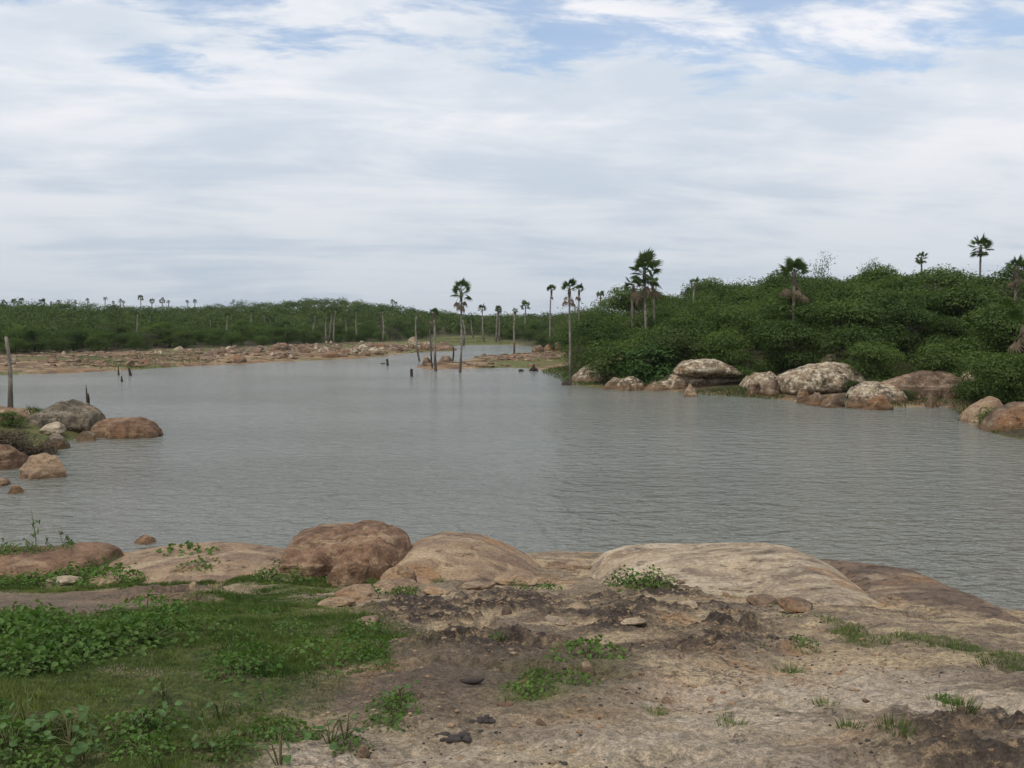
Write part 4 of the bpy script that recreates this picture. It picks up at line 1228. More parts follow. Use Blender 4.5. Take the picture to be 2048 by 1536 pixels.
def frond_matrix(k, n, rng, lo=-25, hi=78, z0=0.0):
    az_ = k * 2.39996 + rng.uniform(-0.3, 0.3)
    el = math.radians(hi + (lo - hi) * (k + 0.5) / n + rng.uniform(-9, 9))
    return Matrix.Translation((0, 0, z0 - 0.012 * k)) @ Matrix.Rotation(az_, 4, 'Z') @ Matrix.Rotation(-el, 4, 'Y') @ Matrix.Rotation(rng.uniform(-0.9, 0.9), 4, 'X') @ Matrix.Scale(rng.uniform(0.75, 1.15), 4)


CROWNS = [palm_crown_mesh(620 + i, M_PALM, 13) for i in range(3)]


def trunk_mesh(h, r0, r1, seed, bend=0.25, bulge=0.0, shift=(0, 0)):
    rng = np.random.default_rng(seed)
    n = 16
    t = np.linspace(0, 1, n)
    bx_, by_ = rng.uniform(-1, 1, 2) * bend
    ph = rng.uniform(0, 6)
    x = shift[0] * t + bx_ * np.sin(t * math.pi) + 0.03 * np.sin(t * 9 + ph) * bend / 0.25
    y = shift[1] * t + by_ * np.sin(t * math.pi)
    z = -0.35 + t * (h + 0.35)
    rad_ = r0 + (r1 - r0) * t + bulge * np.exp(-(t / 0.08) ** 2) + rng.normal(size=n) * 0.006
    return [tube(np.stack([x, y, z], 1), rad_, 9)], (x[-1], y[-1], h)


def palm(px, ytop_crown, pbase, label, group=None, cw=42, nf=15, dead=4, far=False, zbase=0.0, dist_=None, trunk_r=0.11, bend=0.2, seed=0, skirt=True, up=None):
    """pbase = pixel of the foot (or dist_ when the foot is hidden); ytop_crown = row of the crown's heart; cw = crown width in pixels"""
    if dist_ is None:
        X, Y = G(pbase[0], pbase[1], zbase)
        zb = zbase
    else:
        Y = dist_; X = (pbase[0] - 1024) / F * Y
        zb = H1(X, Y, False)
    top = at_dist(px, ytop_crown, Y)
    h = max(top[2] - zb, 0.8)
    s = cw / F * Y / 2.05
    e = empty('fan_palm', (X, Y, zb))
    parts, tp = trunk_mesh(h, trunk_r * 1.15, trunk_r * 0.8, seed + 700, bend, 0.03, (top[0] - X, 0))
    obj('trunk', tubes_mesh('palm_trunk', parts, M_PTRUNK), e)
    rng = np.random.default_rng(seed + 40)
    if far:
        c = obj('crown', CROWNS[seed % 3], e, tp); c.scale = (s,) * 3; c.rotation_euler = (0.3 * math.sin(seed * 2.1), 0.3 * math.cos(seed * 3.7), seed * 1.3)
    else:
        for k in range(nf):
            f = obj('frond', FROND[k % 3], e)
            f.matrix_local = Matrix.Translation(tp) @ Matrix.Scale(s, 4) @ frond_matrix(k, nf, rng, *(up or (-25, 78)))
        base_pts = [(tp[0], tp[1], tp[2] - 0.9 * s), (tp[0], tp[1], tp[2] - 0.4 * s), (tp[0], tp[1], tp[2] + 0.02)]
        obj('leaf_base', tubes_mesh('leaf_base', [tube(base_pts, [trunk_r * 0.95, trunk_r * 1.5, trunk_r * 1.1], 8)], M_DEADWOOD), e)
        for k in range(dead):
            f = obj('dead_frond', DEADFROND[k % 2], e)
            f.matrix_local = Matrix.Translation((tp[0], tp[1], tp[2] - 0.25 * s - 0.10 * k * s)) @ Matrix.Scale(s, 4) @ Matrix.Rotation(k * 2.4 + seed, 4, 'Z') @ Matrix.Rotation(math.radians(60 + rng.uniform(-18, 20)), 4, 'Y') @ Matrix.Scale(rng.uniform(0.9, 1.45), 4)
    return tag(e, label, 'palm tree', group)


palm(922, 582, (920, 745), 'tall slender fan palm standing in the water by the sandy spit', cw=46, nf=14, dead=5, seed=1, trunk_r=0.09, bend=0.1)
palm(1103, 580, (1101, 697), 'slim palm with a small tufted crown on the rocky end of the spit', zbase=0.5, cw=22, nf=12, dead=3, seed=2, trunk_r=0.11, bend=0.2, up=(5, 80))
palm(1139, 578, (1141, 770), 'palm with a bare dark foot in the water before the first pale boulder', cw=40, nf=12, dead=5, seed=3, trunk_r=0.08, bend=0.08, up=(10, 80))
palm(1158, 580, (1160, 740), 'palm crowded behind its neighbour beside the first pale boulder', cw=26, nf=11, dead=4, seed=4, dist_=96, trunk_r=0.08, bend=0.1, up=(10, 80))
palm(1289, 540, (1293, 700), 'tallest full crowned fan palm above the hillside scrub with hanging fronds', cw=76, nf=22, dead=5, seed=5, dist_=84, trunk_r=0.11, bend=0.1, up=(-40, 80))
palm(1267, 572, (1270, 690), 'short fan palm leaning out beside the tallest full crowned palm', cw=44, nf=12, dead=2, seed=6, dist_=86, trunk_r=0.11, up=(-20, 70))
palm(1306, 566, (1308, 690), 'half dead small palm close behind the tallest full crowned palm', cw=30, nf=8, dead=4, seed=61, dist_=87, trunk_r=0.10, up=(-20, 60))
palm(1589, 545, (1583, 690), 'fan palm with an upswept crown and long pale hanging dead fronds', cw=62, nf=14, dead=6, seed=7, dist_=66.5, trunk_r=0.10, bend=0.1, up=(15, 80))
palm(2034, 535, (2036, 690), 'fan palm with an upswept crown at the edge of the hillside', cw=48, nf=13, dead=4, seed=8, dist_=66, trunk_r=0.12, up=(10, 80))
palm(2056, 610, (2058, 740), 'palm with drooping brown dead fronds over the dark scrub', cw=90, nf=7, dead=14, seed=9, dist_=50, trunk_r=0.14, up=(-40, 40))
palm(1389, 570, (1386, 620), 'small palm with two raised fans poking above the hillside scrub', cw=30, nf=7, dead=0, seed=10, dist_=95, trunk_r=0.08, up=(25, 70))
palm(1201, 592, (1201, 640), 'small round headed palm poking above the low end of the scrub', cw=22, nf=10, dead=2, seed=11, dist_=135, trunk_r=0.08, up=(15, 80))
palm(1843, 515, (1843, 560), 'small round crowned palm on the hill crest', cw=28, nf=16, dead=0, seed=12, dist_=112, trunk_r=0.10, up=(-50, 80))
palm(1961, 494, (1961, 560), 'tall round crowned palm rising clear above the hill crest', cw=46, nf=20, dead=0, seed=13, dist_=100, trunk_r=0.11, up=(-55, 80))
palm(868, 628, (871, 742), 'dark palm with a thick blackened foot in the water at the spit tip', cw=26, nf=12, dead=3, seed=14, trunk_r=0.11, bend=0.15, up=(0, 75))
palm(1030, 622, (1029, 709), 'slim palm at the water edge behind the sandy spit', zbase=0.05, cw=14, nf=10, dead=2, seed=15, trunk_r=0.12)
GL = 'slender pale trunked palm standing at the forest edge beyond the channel'
for i, (px, py, b, cw) in enumerate([(965, 618, (969, 683), 17), (996, 618, (992, 684), 14), (998, 622, (999, 684), 12), (942, 640, (948, 678), 16)]):
    palm(px, py, b, GL, 'palms beyond the channel', zbase=0.4, cw=cw * 1.2, far=True, seed=20 + i, trunk_r=0.13, bend=0.3)
palm(1051, 612, (1051, 640), 'small many headed palm on the low skyline above the channel', cw=22, far=True, seed=26, dist_=210, trunk_r=0.14)
GL = 'slender pale trunked palm standing before the far forest on the left bank'
for i, (px, py, b, cw) in enumerate([(630, 632, (628, 685), 12), (652, 625, (651, 685), 14), (664, 628, (656, 684), 14), (672, 622, (669, 687), 16), (690, 634, (690, 684), 12), (712, 624, (714, 684), 12),
                                     (765, 624, (766, 684), 12), (572, 650, (573, 687), 16), (540, 640, (538, 680), 14), (528, 630, (527, 682), 16), (508, 640, (508, 680), 14), (553, 632, (554, 680), 12)]):
    palm(px, py, b, GL, 'palms before the far forest', zbase=0.5, cw=cw * 1.25, far=True, seed=30 + i, trunk_r=0.13, bend=0.35)
GL = 'tiny palm poking above the skyline of the far forest'
for i, (px, py, cw) in enumerate([(8, 607, 14), (29, 604, 16), (42, 601, 12), (84, 605, 16), (117, 605, 13), (175, 601, 10), (211, 598, 9), (227, 605, 8), (241, 602, 9), (247, 605, 8), (281, 596, 14), (304, 603, 13),
                                  (325, 602, 13), (337, 604, 9), (375, 604, 8), (390, 603, 9), (467, 602, 8), (785, 604, 12), (791, 607, 9), (102, 606, 8), (150, 606, 8)]):
    palm(px, py, (px, 640), GL, 'tiny palms on the far skyline', cw=cw, far=True, seed=50 + i, dist_=265 + (i * 37) % 40, trunk_r=0.13)
GL = 'palm with a pale drooping crown standing inside the far forest'
for i, (px, py, cw) in enumerate([(108, 635, 16), (275, 630, 18), (300, 632, 15), (455, 632, 16), (503, 626, 14), (197, 628, 12), (420, 640, 14)]):
    palm(px, py, (px, 660), GL, 'palms inside the far forest', cw=cw, far=True, seed=80 + i, dist_=165 + i * 4, trunk_r=0.14)


# bare trunks and stumps
def bare_trunk(name, px, ytop, pbase, label, cat='tree trunk', r0=0.12, r1=0.08, zbase=0.0, group=None, seed=0, bend=0.12, split=False, mat=None):
    X, Y = G(pbase[0], pbase[1], zbase)
    top = at_dist(px, ytop, Y)
    parts, tp = trunk_mesh(top[2] - zbase, r0, r1, 900 + seed, bend, 0.02, (top[0] - X, 0))
    if split:
        h = top[2] - zbase
        parts = [tube([(0, 0, -0.3), (0.01, 0, h * 0.4), (0.0, 0, h * 0.62)], [r0, r0 * 0.9, r0 * 0.55], 8),
                 tube([(-r0 * 0.5, 0, h * 0.4), (-r0 * 0.6, 0, h * 0.8), (-r0 * 0.75, 0, h)], [r0 * 0.45, r0 * 0.32, r0 * 0.1], 6)]
    o = obj(name, tubes_mesh(name, parts, mat or M_DEADWOOD), None, (X, Y, zbase))
    return tag(o, label, cat, group)


bare_trunk('bare_trunk', 13, 674, (20, 822), 'tall bare weathered trunk standing on the headland', r0=0.13, r1=0.07, zbase=0.3, seed=1, bend=0.1, mat=M_PTRUNK)
bare_trunk('broken_stump', 173, 770, (176, 815), 'short splintered stump behind the grey weathered boulder', 'stump', 0.10, 0.05, 0.1, seed=2, split=True)
bare_trunk('bare_trunk', 833, 632, (841, 722), 'bare leaning pale trunk standing in the water before the far bank', r0=0.12, r1=0.07, seed=3, bend=0.35, mat=M_PTRUNK)
bare_trunk('bare_trunk', 860, 640, (866, 738), 'thin bare trunk beside the dark palm at the spit tip', r0=0.08, r1=0.05, seed=4, bend=0.2)
bare_trunk('bare_trunk', 906, 692, (903, 727), 'short bare pole in the water behind the spit', r0=0.10, r1=0.08, seed=5)
bare_trunk('bare_trunk', 926, 640, (927, 690), 'bare pale trunk on the grass behind the tall slender palm', r0=0.17, r1=0.12, zbase=0.1, seed=6, bend=0.3, mat=M_PTRUNK)
bare_trunk('stump', 823, 738, (823, 753), 'short dark post standing alone in open water before the spit', 'stump', 0.12, 0.11, seed=7, bend=0.02)
bare_trunk('stump', 774, 718, (776, 731), 'short dark post in the water off the far bank', 'stump', 0.13, 0.10, seed=8, bend=0.02)
bare_trunk('stump', 243, 752, (244, 763), 'dark pointed stub in open water off the left bank', 'stump', 0.16, 0.03, seed=9, bend=0.02)
bare_trunk('stump', 236, 730, (238, 750), 'thin dark stake in the water beside two stubs', 'stump', 0.10, 0.02, seed=10, bend=0.02)
bare_trunk('stump', 258, 736, (263, 751), 'leaning dark stub in the water beside the thin stake', 'stump', 0.16, 0.07, seed=11, bend=0.05)
# root stump on the spit
X, Y = G(1067, 742, 0.0)
parts = [tube([(0, 0, -0.2), (0, 0, 0.25), (0.03, 0, 0.62)], [0.30, 0.17, 0.06], 8)]
for k in range(7):
    t = k * 0.9
    parts.append(tube([(0, 0, 0.3), (0.28 * math.cos(t), 0.28 * math.sin(t), 0.15), (0.5 * math.cos(t), 0.5 * math.sin(t), -0.1)], [0.1, 0.07, 0.04], 5))
tag(obj('root_stump', tubes_mesh('root_stump', parts, M_DEADWOOD), None, (X, Y, 0)), 'dark flared root stump at the edge of the spit', 'stump')
for (a, b, c, d, lab) in [(1036, 738, 1048, 744, 'dark lump of driftwood afloat beside the root stump'), (760, 726, 772, 729, 'dark flat driftwood beside the post off the far bank')]:
    o = blob('driftwood', a, b, c, d, M_DEADWOOD, 95, -0.05, 0.6, 3, 0.6)
    tag(o, lab, 'driftwood')
o = blob('float', 1201, 769, 1213, 774, M_LITTER, 96, -0.02, 0.6, 3, 0.5)
tag(o, 'small white float on the water below the first sloping boulder', 'float')


# ------------------------------------------------------------------ grass and weeds
def grass_blades(n, polys, hmin, hmax, mat, name, label, seed, dens_seed, w=0.006, thr=-0.25, lim=26):
    rng = np.random.default_rng(seed)
    out = []
    for poly in polys:
        p = np.array(poly)
        lo_, hi2 = p.min(0), p.max(0)
        area = (hi2 - lo_).prod()
        k = int(n * area)
        x = rng.uniform(lo_[0], hi2[0], k); y = rng.uniform(lo_[1], hi2[1], k)
        sel = (np.abs(x / np.maximum(y, 0.5)) < 0.62) & (y > 2.6)
        x, y = x[sel], y[sel]
        m = poly_sd(poly, x, y) + 0.6 * fbm2(x * 1.3, y * 1.3, 4, 91) > rng.uniform(-0.15, 0.35, len(x))
        m &= fbm2(x * 1.7, y * 1.7, 4, dens_seed) > thr + rng.normal(size=len(x)) * 0.12
        out.append(np.stack([x[m], y[m]], 1))
    xy = np.concatenate(out)
    z = height(xy[:, 0], xy[:, 1])
    k = len(xy)
    h = rng.uniform(hmin, hmax, k) * (0.6 + 0.9 * smooth(-0.3, 0.4, fbm2(xy[:, 0] * 2.2, xy[:, 1] * 2.2, 3, dens_seed + 1)))
    t = rng.uniform(0, 6.28, k)
    lean = rng.uniform(0.2, 0.9, k) * h
    lt = rng.uniform(0, 6.28, k)
    dsc = np.hypot(xy[:, 0], xy[:, 1])
    ww = w * (0.6 + dsc / 8)
    base = np.c_[xy, z - 0.005]
    a = np.c_[np.cos(t) * ww, np.sin(t) * ww, np.zeros(k)]
    tip = base + np.c_[np.cos(lt) * lean, np.sin(lt) * lean, h]
    V = np.stack([base - a, base + a, tip], 1).reshape(-1, 3)
    o = obj(name, new_mesh(name, V, np.arange(3 * k).reshape(k, 3), mat))
    print(name, k)
    return stuff(o, label, 'grass')


grass_blades(9000, GRASS + MOSS, 0.015, 0.045, M_GRASS, 'grass', 'short green grass carpeting the near bank', 1001, 94, 0.0028)


def fringe(polys, n, hmin, hmax, name, label, seed):
    rng = np.random.default_rng(seed)
    pts = []
    for poly, cnt in zip(polys, n):
        p = np.array(poly)
        lo_, hi2 = p.min(0), p.max(0)
        x = rng.uniform(lo_[0], hi2[0], cnt); y = rng.uniform(lo_[1], hi2[1], cnt)
        m = poly_sd(poly, x, y) + 0.5 * fbm2(x * 0.8, y * 0.8, 3, seed) > 0
        pts.append(np.stack([x[m], y[m]], 1))
    xy = np.concatenate(pts); k = len(xy)
    z = np.maximum(height(xy[:, 0], xy[:, 1], False), -0.05)
    h = rng.uniform(hmin, hmax, k); t = rng.uniform(0, 3.14, k); lt = rng.uniform(0, 6.28, k)
    base = np.c_[xy, z - 0.03]
    ww = 0.03
    a = np.c_[np.cos(t) * ww, np.sin(t) * ww, np.zeros(k)]
    tip = base + np.c_[np.cos(lt) * h * 0.5, np.sin(lt) * h * 0.5, h]
    V = np.stack([base - a, base + a, tip], 1).reshape(-1, 3)
    return stuff(obj(name, new_mesh(name, V, np.arange(3 * k).reshape(k, 3), M_REED)), label, 'grass')


fringe([[G(1080, 742), G(1140, 770), G(1260, 778), G(1255, 752), G(1150, 740)], [G(1355, 786), G(1460, 794), G(1560, 800), G(1560, 793), G(1480, 784)],
        [G(1700, 800), G(1760, 815), G(1900, 812), G(1935, 845), G(1960, 800), G(1900, 770), G(1740, 780)], [G(1960, 850), G(1990, 868), G(2020, 840), G(1990, 825)]],
       [9000, 3000, 12000, 3000], 0.08, 0.26, 'shore_grass', 'rank green grass fringing the rocks of the wooded shore', 1010)
fringe([[G(130, 740), G(230, 742), G(420, 730), G(400, 715), G(150, 722)], [G(560, 694), G(800, 690), G(1060, 690), G(1060, 680), G(800, 684), G(560, 690)], [G(60, 870), G(150, 876), G(190, 862), G(150, 845), G(60, 835)]],
       [7000, 14000, 2500], 0.08, 0.28, 'bank_grass', 'thin yellow green grass on the far banks and headland', 1011)


def weed_mesh(seed, n, spread, h, leaf, mat):
    rng = np.random.default_rng(seed)
    r_ = spread * np.sqrt(rng.random(n)); t = rng.uniform(0, 6.28, n)
    z = h * (1 - (r_ / spread) ** 1.6 * 0.8) * rng.uniform(0.35, 1.0, n)
    C = np.c_[r_ * np.cos(t), r_ * np.sin(t), z]
    N = np.c_[0.5 * np.cos(t), 0.5 * np.sin(t), np.full(n, 0.9)] + rng.normal(size=(n, 3)) * 0.4
    N /= np.linalg.norm(N, axis=1)[:, None]
    a = np.cross(N, rng.normal(size=(n, 3))); a /= np.linalg.norm(a, axis=1)[:, None]
    b = np.cross(N, a)
    L = (leaf * rng.uniform(0.6, 1.3, n))[:, None]; W = L * 0.78
    # a leaf of six corners folded along its midrib
    V = np.stack([C - a * L * 0.5, C - a * L * 0.2 + b * W * 0.5 + N * L * 0.10, C + a * L * 0.18 + b * W * 0.40 + N * L * 0.08, C + a * L * 0.5 - N * L * 0.12,
                  C + a * L * 0.18 - b * W * 0.40 + N * L * 0.08, C - a * L * 0.2 - b * W * 0.5 + N * L * 0.10], 1).reshape(-1, 3)
    o6 = (np.arange(n) * 6)[:, None]
    Fq = np.concatenate([o6 + np.array([0, 3, 2, 1]), o6 + np.array([0, 5, 4, 3])])
    fol = new_mesh('weed_foliage', V, Fq, mat)
    parts = []
    for k in range(min(n // 3, 16)):
        c = C[k]
        parts.append(tube([(c[0] * 0.15, c[1] * 0.15, -0.03), (c[0] * 0.6, c[1] * 0.6, c[2] * 0.7), c], [0.005, 0.004, 0.002], 3))
    return fol, tubes_mesh('weed_stem', parts, M_STEM)


WEEDS = [weed_mesh(1100 + i, n, sp, h, lf, M_WEED) for i, (n, sp, h, lf) in enumerate([(150, 0.30, 0.17, 0.042), (190, 0.34, 0.20, 0.042), (80, 0.20, 0.13, 0.038), (110, 0.24, 0.22, 0.036), (46, 0.14, 0.12, 0.035)])]


def weed(px, py, s, label, group, v=None, cat='weed', xy=None, zz=None):
    X, Y = xy if xy is not None else P(px, py)
    e = empty('broadleaf_weed', (X, Y, (H1(X, Y) if zz is None else zz) - 0.01), (px * 13 + py * 7) % 6.28, s)
    w = WEEDS[int(px + py) % 5 if v is None else v]
    obj('foliage', w[0], e); obj('stem', w[1], e)
    return tag(e, label, cat, group)


rq = random.Random(12)
VINE = [(-120, 1330), (-120, 1245), (0, 1236), (110, 1238), (180, 1240), (240, 1225), (330, 1215), (385, 1222), (395, 1262), (330, 1290), (260, 1300), (150, 1320), (90, 1345), (-20, 1360)]
vp = np.array(VINE, float)
cnt = 0
while cnt < 75:
    px, py = rq.uniform(-120, 400), rq.uniform(1212, 1360)
    if poly_sd(vp, np.array([px]), np.array([py]))[0] < 2:
        continue
    weed(px, py, rq.uniform(0.55, 1.05), 'leafy green weed in the dense patch on the near bank grass', 'weeds of the dense patch on the grass', rq.randrange(4)); cnt += 1
for k in range(46):
    px = rq.uniform(-60, 660); py = np.interp(px, [-60, 60, 200, 360, 500, 660], [1170, 1160, 1152, 1140, 1150, 1156]) + rq.uniform(-10, 16)
    weed(px, py, rq.uniform(0.8, 1.5), 'green weed in the strip along the back of the shore rocks', 'weeds behind the shore rocks', rq.randrange(5))
for k, (px, py) in enumerate([(345, 1140), (375, 1135), (395, 1140), (420, 1142)]):
    weed(px, py, 2.0, 'taller bushy weed at the foot of the long buff slab', 'taller weeds at the buff slab', 1)
for k in range(44):
    px = rq.uniform(400, 800); py = rq.uniform(1180, 1360)
    if px > np.interp(py, [1180, 1240, 1300, 1360], [640, 700, 830, 720]):
        continue
    weed(px, py, rq.uniform(0.3, 0.75), 'small green weed in the short grass ' + near_phrase(*P(px, py), BANK_MARKS), 'weeds in the short grass', rq.randrange(5))
for k in range(22):
    px = rq.uniform(-40, 560); py = rq.uniform(1370, 1530)
    weed(px, py, rq.uniform(0.3, 0.6), 'small green weed in the short grass ' + near_phrase(*P(px, py), BANK_MARKS), 'weeds in the short grass', rq.randrange(5))
for (px, py, s) in [(1178, 1318, 0.75), (1145, 1370, 0.55), (1060, 1385, 0.5), (992, 1290, 0.45), (740, 1195, 0.8), (800, 1190, 0.7), (820, 1185, 0.5), (795, 1410, 0.5), (790, 1440, 0.45), (780, 1460, 0.4),
                    (765, 1345, 0.35), (1080, 1350, 0.4), (890, 1152, 0.8), (905, 1155, 0.6), (1445, 1150, 0.5), (690, 1500, 0.4), (1580, 1342, 0.35), (1600, 1295, 0.4), (1890, 1405, 0.35), (1555, 1212, 0.5), (1500, 1300, 0.3), (640, 1480, 0.3), (1035, 1178, 0.7), (1095, 1180, 0.7)]:
    weed(px, py, s, 'lone green weed rooted in bare sandstone ' + near_phrase(*P(px, py), BANK_MARKS), 'lone weeds on bare sandstone', None)
for (px, py, s) in [(1255, 1182, 1.3), (1280, 1186, 1.4), (1308, 1184, 1.2), (1238, 1176, 0.9)]:
    weed(px, py, s, 'thick green weed clump below the pale domed rock', 'weed clump below the pale dome', 3)
for (px, py, s) in [(15, 1112, 1.0), (42, 1110, 1.2), (84, 1110, 0.9), (62, 1108, 0.9), (132, 1106, 0.9), (-5, 1112, 1.3)]:
    X, Y, Z = at_dist(px, py, 14.9)
    weed(px, py, s, 'straggly weed growing on the low rusty ledge by the water', 'weeds on the rusty ledge', 3, xy=(X, Y), zz=Z)

# near plants with leaves large enough to see one by one
def big_leaf_mesh():
    V, Fq = [], []
    n = 7
    for i in range(n):
        t = i / (n - 1)
        w = 0.5 * math.sin(math.pi * min(1, t * 0.92 + 0.08)) ** 0.7 * 0.9
        V += [(t, -w, 0.10 * w - 0.12 * t * t), (t, 0, -0.12 * t * t - 0.03), (t, w, 0.10 * w - 0.12 * t * t)]
    for i in range(n - 1):
        a = i * 3
        Fq += [(a, a + 3, a + 4, a + 1), (a + 1, a + 4, a + 5, a + 2)]
    return new_mesh('large_leaf', np.array(V), np.array(Fq), M_BIGLEAF, True)


BIGLEAF = big_leaf_mesh()
for k, (px, py, s, nl) in enumerate([(55, 1452, 0.055, 8), (100, 1470, 0.050, 10), (140, 1490, 0.05, 14), (300, 1462, 0.045, 12), (285, 1480, 0.042, 10), (170, 1520, 0.05, 12), (330, 1400, 0.035, 9), (660, 1500, 0.042, 10),
                                     (690, 1485, 0.036, 8), (798, 1400, 0.035, 9), (795, 1440, 0.033, 10), (20, 1500, 0.05, 10), (420, 1515, 0.04, 10), (1175, 1310, 0.035, 10), (440, 1440, 0.032, 8), (560, 1530, 0.04, 9)]):
    X, Y = P(px, py)
    e = empty('large_leaved_weed', (X, Y, H1(X, Y) - 0.01), 0, 1)
    parts = []
    rg = random.Random(k)
    for j in range(nl):
        t = rg.uniform(0, 6.28); r_ = rg.uniform(0.02, 0.13); z = rg.uniform(0.03, 0.13)
        c = (r_ * math.cos(t), r_ * math.sin(t), z)
        parts.append(tube([(0, 0, -0.02), (c[0] * 0.4, c[1] * 0.4, z * 0.8), c], [0.003, 0.0025, 0.0015], 3))
        f = obj('leaf', BIGLEAF, e)
        f.matrix_local = Matrix.Translation(c) @ Matrix.Rotation(t + rg.uniform(-0.6, 0.6), 4, 'Z') @ Matrix.Rotation(rg.uniform(-0.2, 0.7), 4, 'Y') @ Matrix.Rotation(rg.uniform(-0.6, 0.6), 4, 'X') @ Matrix.Scale(s * 0.8 * rg.uniform(0.7, 1.25), 4)
    obj('stem', tubes_mesh('weed_stem', parts, M_STEM), e)
    tag(e, 'low weed with large rounded pale green leaves ' + near_phrase(X, Y, BANK_MARKS), 'weed', 'large leaved weeds on the near bank')

# tufts on bare rock
for k, (px, py, s) in enumerate([(1470, 1198, 0.10), (1560, 1216, 0.10), (1610, 1300, 0.09), (1580, 1340, 0.08), (1890, 1408, 0.09), (1790, 1482, 0.08), (1460, 1455, 0.06), (1650, 1420, 0.05), (1505, 1302, 0.08), (1660, 1250, 0.08),
                                 (1850, 1290, 0.10), (1890, 1300, 0.10), (1930, 1312, 0.09), (1990, 1335, 0.09), (1310, 1425, 0.05), (1920, 1440, 0.07), (1700, 1455, 0.05)]):
    X, Y = P(px, py)
    rg = np.random.default_rng(1300 + k); n = 90
    t = rg.uniform(0, 6.28, n); r_ = s * np.sqrt(rg.random(n)); lt = rg.uniform(0, 6.28, n)
    b0 = np.c_[r_ * np.cos(t), r_ * np.sin(t), np.full(n, -0.015)]
    hh = rg.uniform(0.02, 0.065, n)
    a = np.c_[np.cos(lt) * 0.003, np.sin(lt) * 0.003, np.zeros(n)]
    tip = b0 + np.c_[np.cos(t) * hh * 0.5, np.sin(t) * hh * 0.5, hh]
    o = obj('grass_tuft', new_mesh('grass_tuft', np.stack([b0 - a, b0 + a, tip], 1).reshape(-1, 3), np.arange(3 * n).reshape(n, 3), M_GRASS), None, (X, Y, H1(X, Y)))
    tag(o, 'small grass tuft in a sandstone crack ' + near_phrase(X, Y, BANK_MARKS), 'grass', 'grass tufts in rock cracks')

# tall thin flowering weeds by the water
for k, (px, ytop, pb) in enumerate([(64, 1012, (70, 1100)), (118, 1060, (128, 1100)), (135, 1068, (140, 1100)), (92, 1075, (96, 1100))]):
    X, Y = at_dist(pb[0], pb[1], 15.2)[:2]
    zb = H1(X, Y); zt = at_dist(px, ytop, Y)[2]; h = zt - zb
    e = empty('tall_weed', (X, Y, zb), 0, 1)
    rg = random.Random(40 + k)
    parts = [tube([(0, 0, -0.05), (0.02, 0, h * 0.5), ((px - pb[0]) / F * Y, 0, h)], [0.008, 0.006, 0.003], 4)]
    Cs = []
    for j in range(9):
        z = h * rg.uniform(0.25, 0.98); t = rg.uniform(0, 6.28); L_ = rg.uniform(0.05, 0.2) * (1.2 - z / h)
        parts.append(tube([(0.01, 0, z - 0.05), (L_ * math.cos(t), L_ * math.sin(t), z)], [0.004, 0.002], 3))
        for q in range(6):
            Cs.append((L_ * math.cos(t) * rg.uniform(0.4, 1.2), L_ * math.sin(t) * rg.uniform(0.4, 1.2), z + rg.uniform(-0.05, 0.03)))
    Cs = np.array(Cs); rg2 = np.random.default_rng(k)
    V, Fq = leaf_quads(Cs, rg2.normal(size=Cs.shape), 0.06, rg2, 0.4)
    obj('foliage', new_mesh('weed_foliage', V, Fq, M_WEED), e)
    obj('stem', tubes_mesh('weed_stem', parts, M_STEM), e)
    tag(e, 'tall thin straggling weed on the rusty ledge, against the water', 'weed', 'tall thin weeds by the water')


# droppings, litter and pebbles
def clod(px, py, w, label, seed, hf=0.35, mat=M_DUNG, name='dung', cat='dung', group=None):
    X, Y = P(px, py)
    parts_v, parts_f, o_ = [], [], 0
    rg = np.random.default_rng(seed)
    W = w / F * math.hypot(X, Y)
    for k in range(22):
        me_ = blob_mesh('clod', seed + k, mat, 2, 0.8, 0.2, 4)
        co = np.empty(len(me_.vertices) * 3, np.float32); me_.vertices.foreach_get('co', co); co = co.reshape(-1, 3)
        tri = np.empty(len(me_.polygons) * 3, np.int32); me_.polygons.foreach_get('vertices', tri)
        s_ = W * rg.uniform(0.05, 0.15)
        parts_v.append(co * s_ + np.array([rg.uniform(-0.4, 0.4) * W, rg.uniform(-0.3, 0.3) * W, s_ * 0.3]) * np.array([1, 0.8, 1]))
        parts_f.append(tri.reshape(-1, 3) + o_); o_ += len(co)
        bpy.data.meshes.remove(me_)
    V = np.vstack(parts_v); V[:, 2] = V[:, 2] * hf / 0.35
    o = obj(name, new_mesh(name, V, np.vstack(parts_f), mat, True), None, (X, Y, H1(X, Y)))
    return tag(o, label, cat, group)


clod(905, 1475, 80, 'dark crumbled dung pile on the pale ground', 1400, 0.2)
clod(965, 1450, 60, 'grey dried dung scraps behind the dark dung pile', 1410, 0.25)
clod(1010, 1422, 40, 'small reddish clod on the sandy patch', 1420, 0.3, M_DRYLEAF, 'clod', 'clod')
X, Y = P(943, 1369)
parts = [tube([(-0.06, 0, 0.008), (-0.055, 0, 0.014), (0, 0, 0.018), (0.045, 0.0, 0.018), (0.065, 0, 0.032)], [0.004, 0.016, 0.017, 0.012, 0.005], 7)]
tag(obj('wood_scrap', tubes_mesh('wood_scrap', parts, M_DUNG), None, (X, Y, H1(X, Y))), 'short dark curved piece of wood on the sandy patch', 'wood')
for k, (px, py) in enumerate([(1043, 1170)]):
    X, Y = P(px, py)
    V = np.array([(-0.03, -0.02, 0.01), (0.03, -0.025, 0.015), (0.035, 0.02, 0.03), (-0.025, 0.025, 0.02), (0, 0, 0.035)])
    o = obj('paper_scrap', new_mesh('paper_scrap', V, np.array([(0, 1, 4), (1, 2, 4), (2, 3, 4), (3, 0, 4)]), M_LITTER), None, (X, Y, H1(X, Y)))
    tag(o, 'small white scrap of litter lying on the near bank', 'litter')


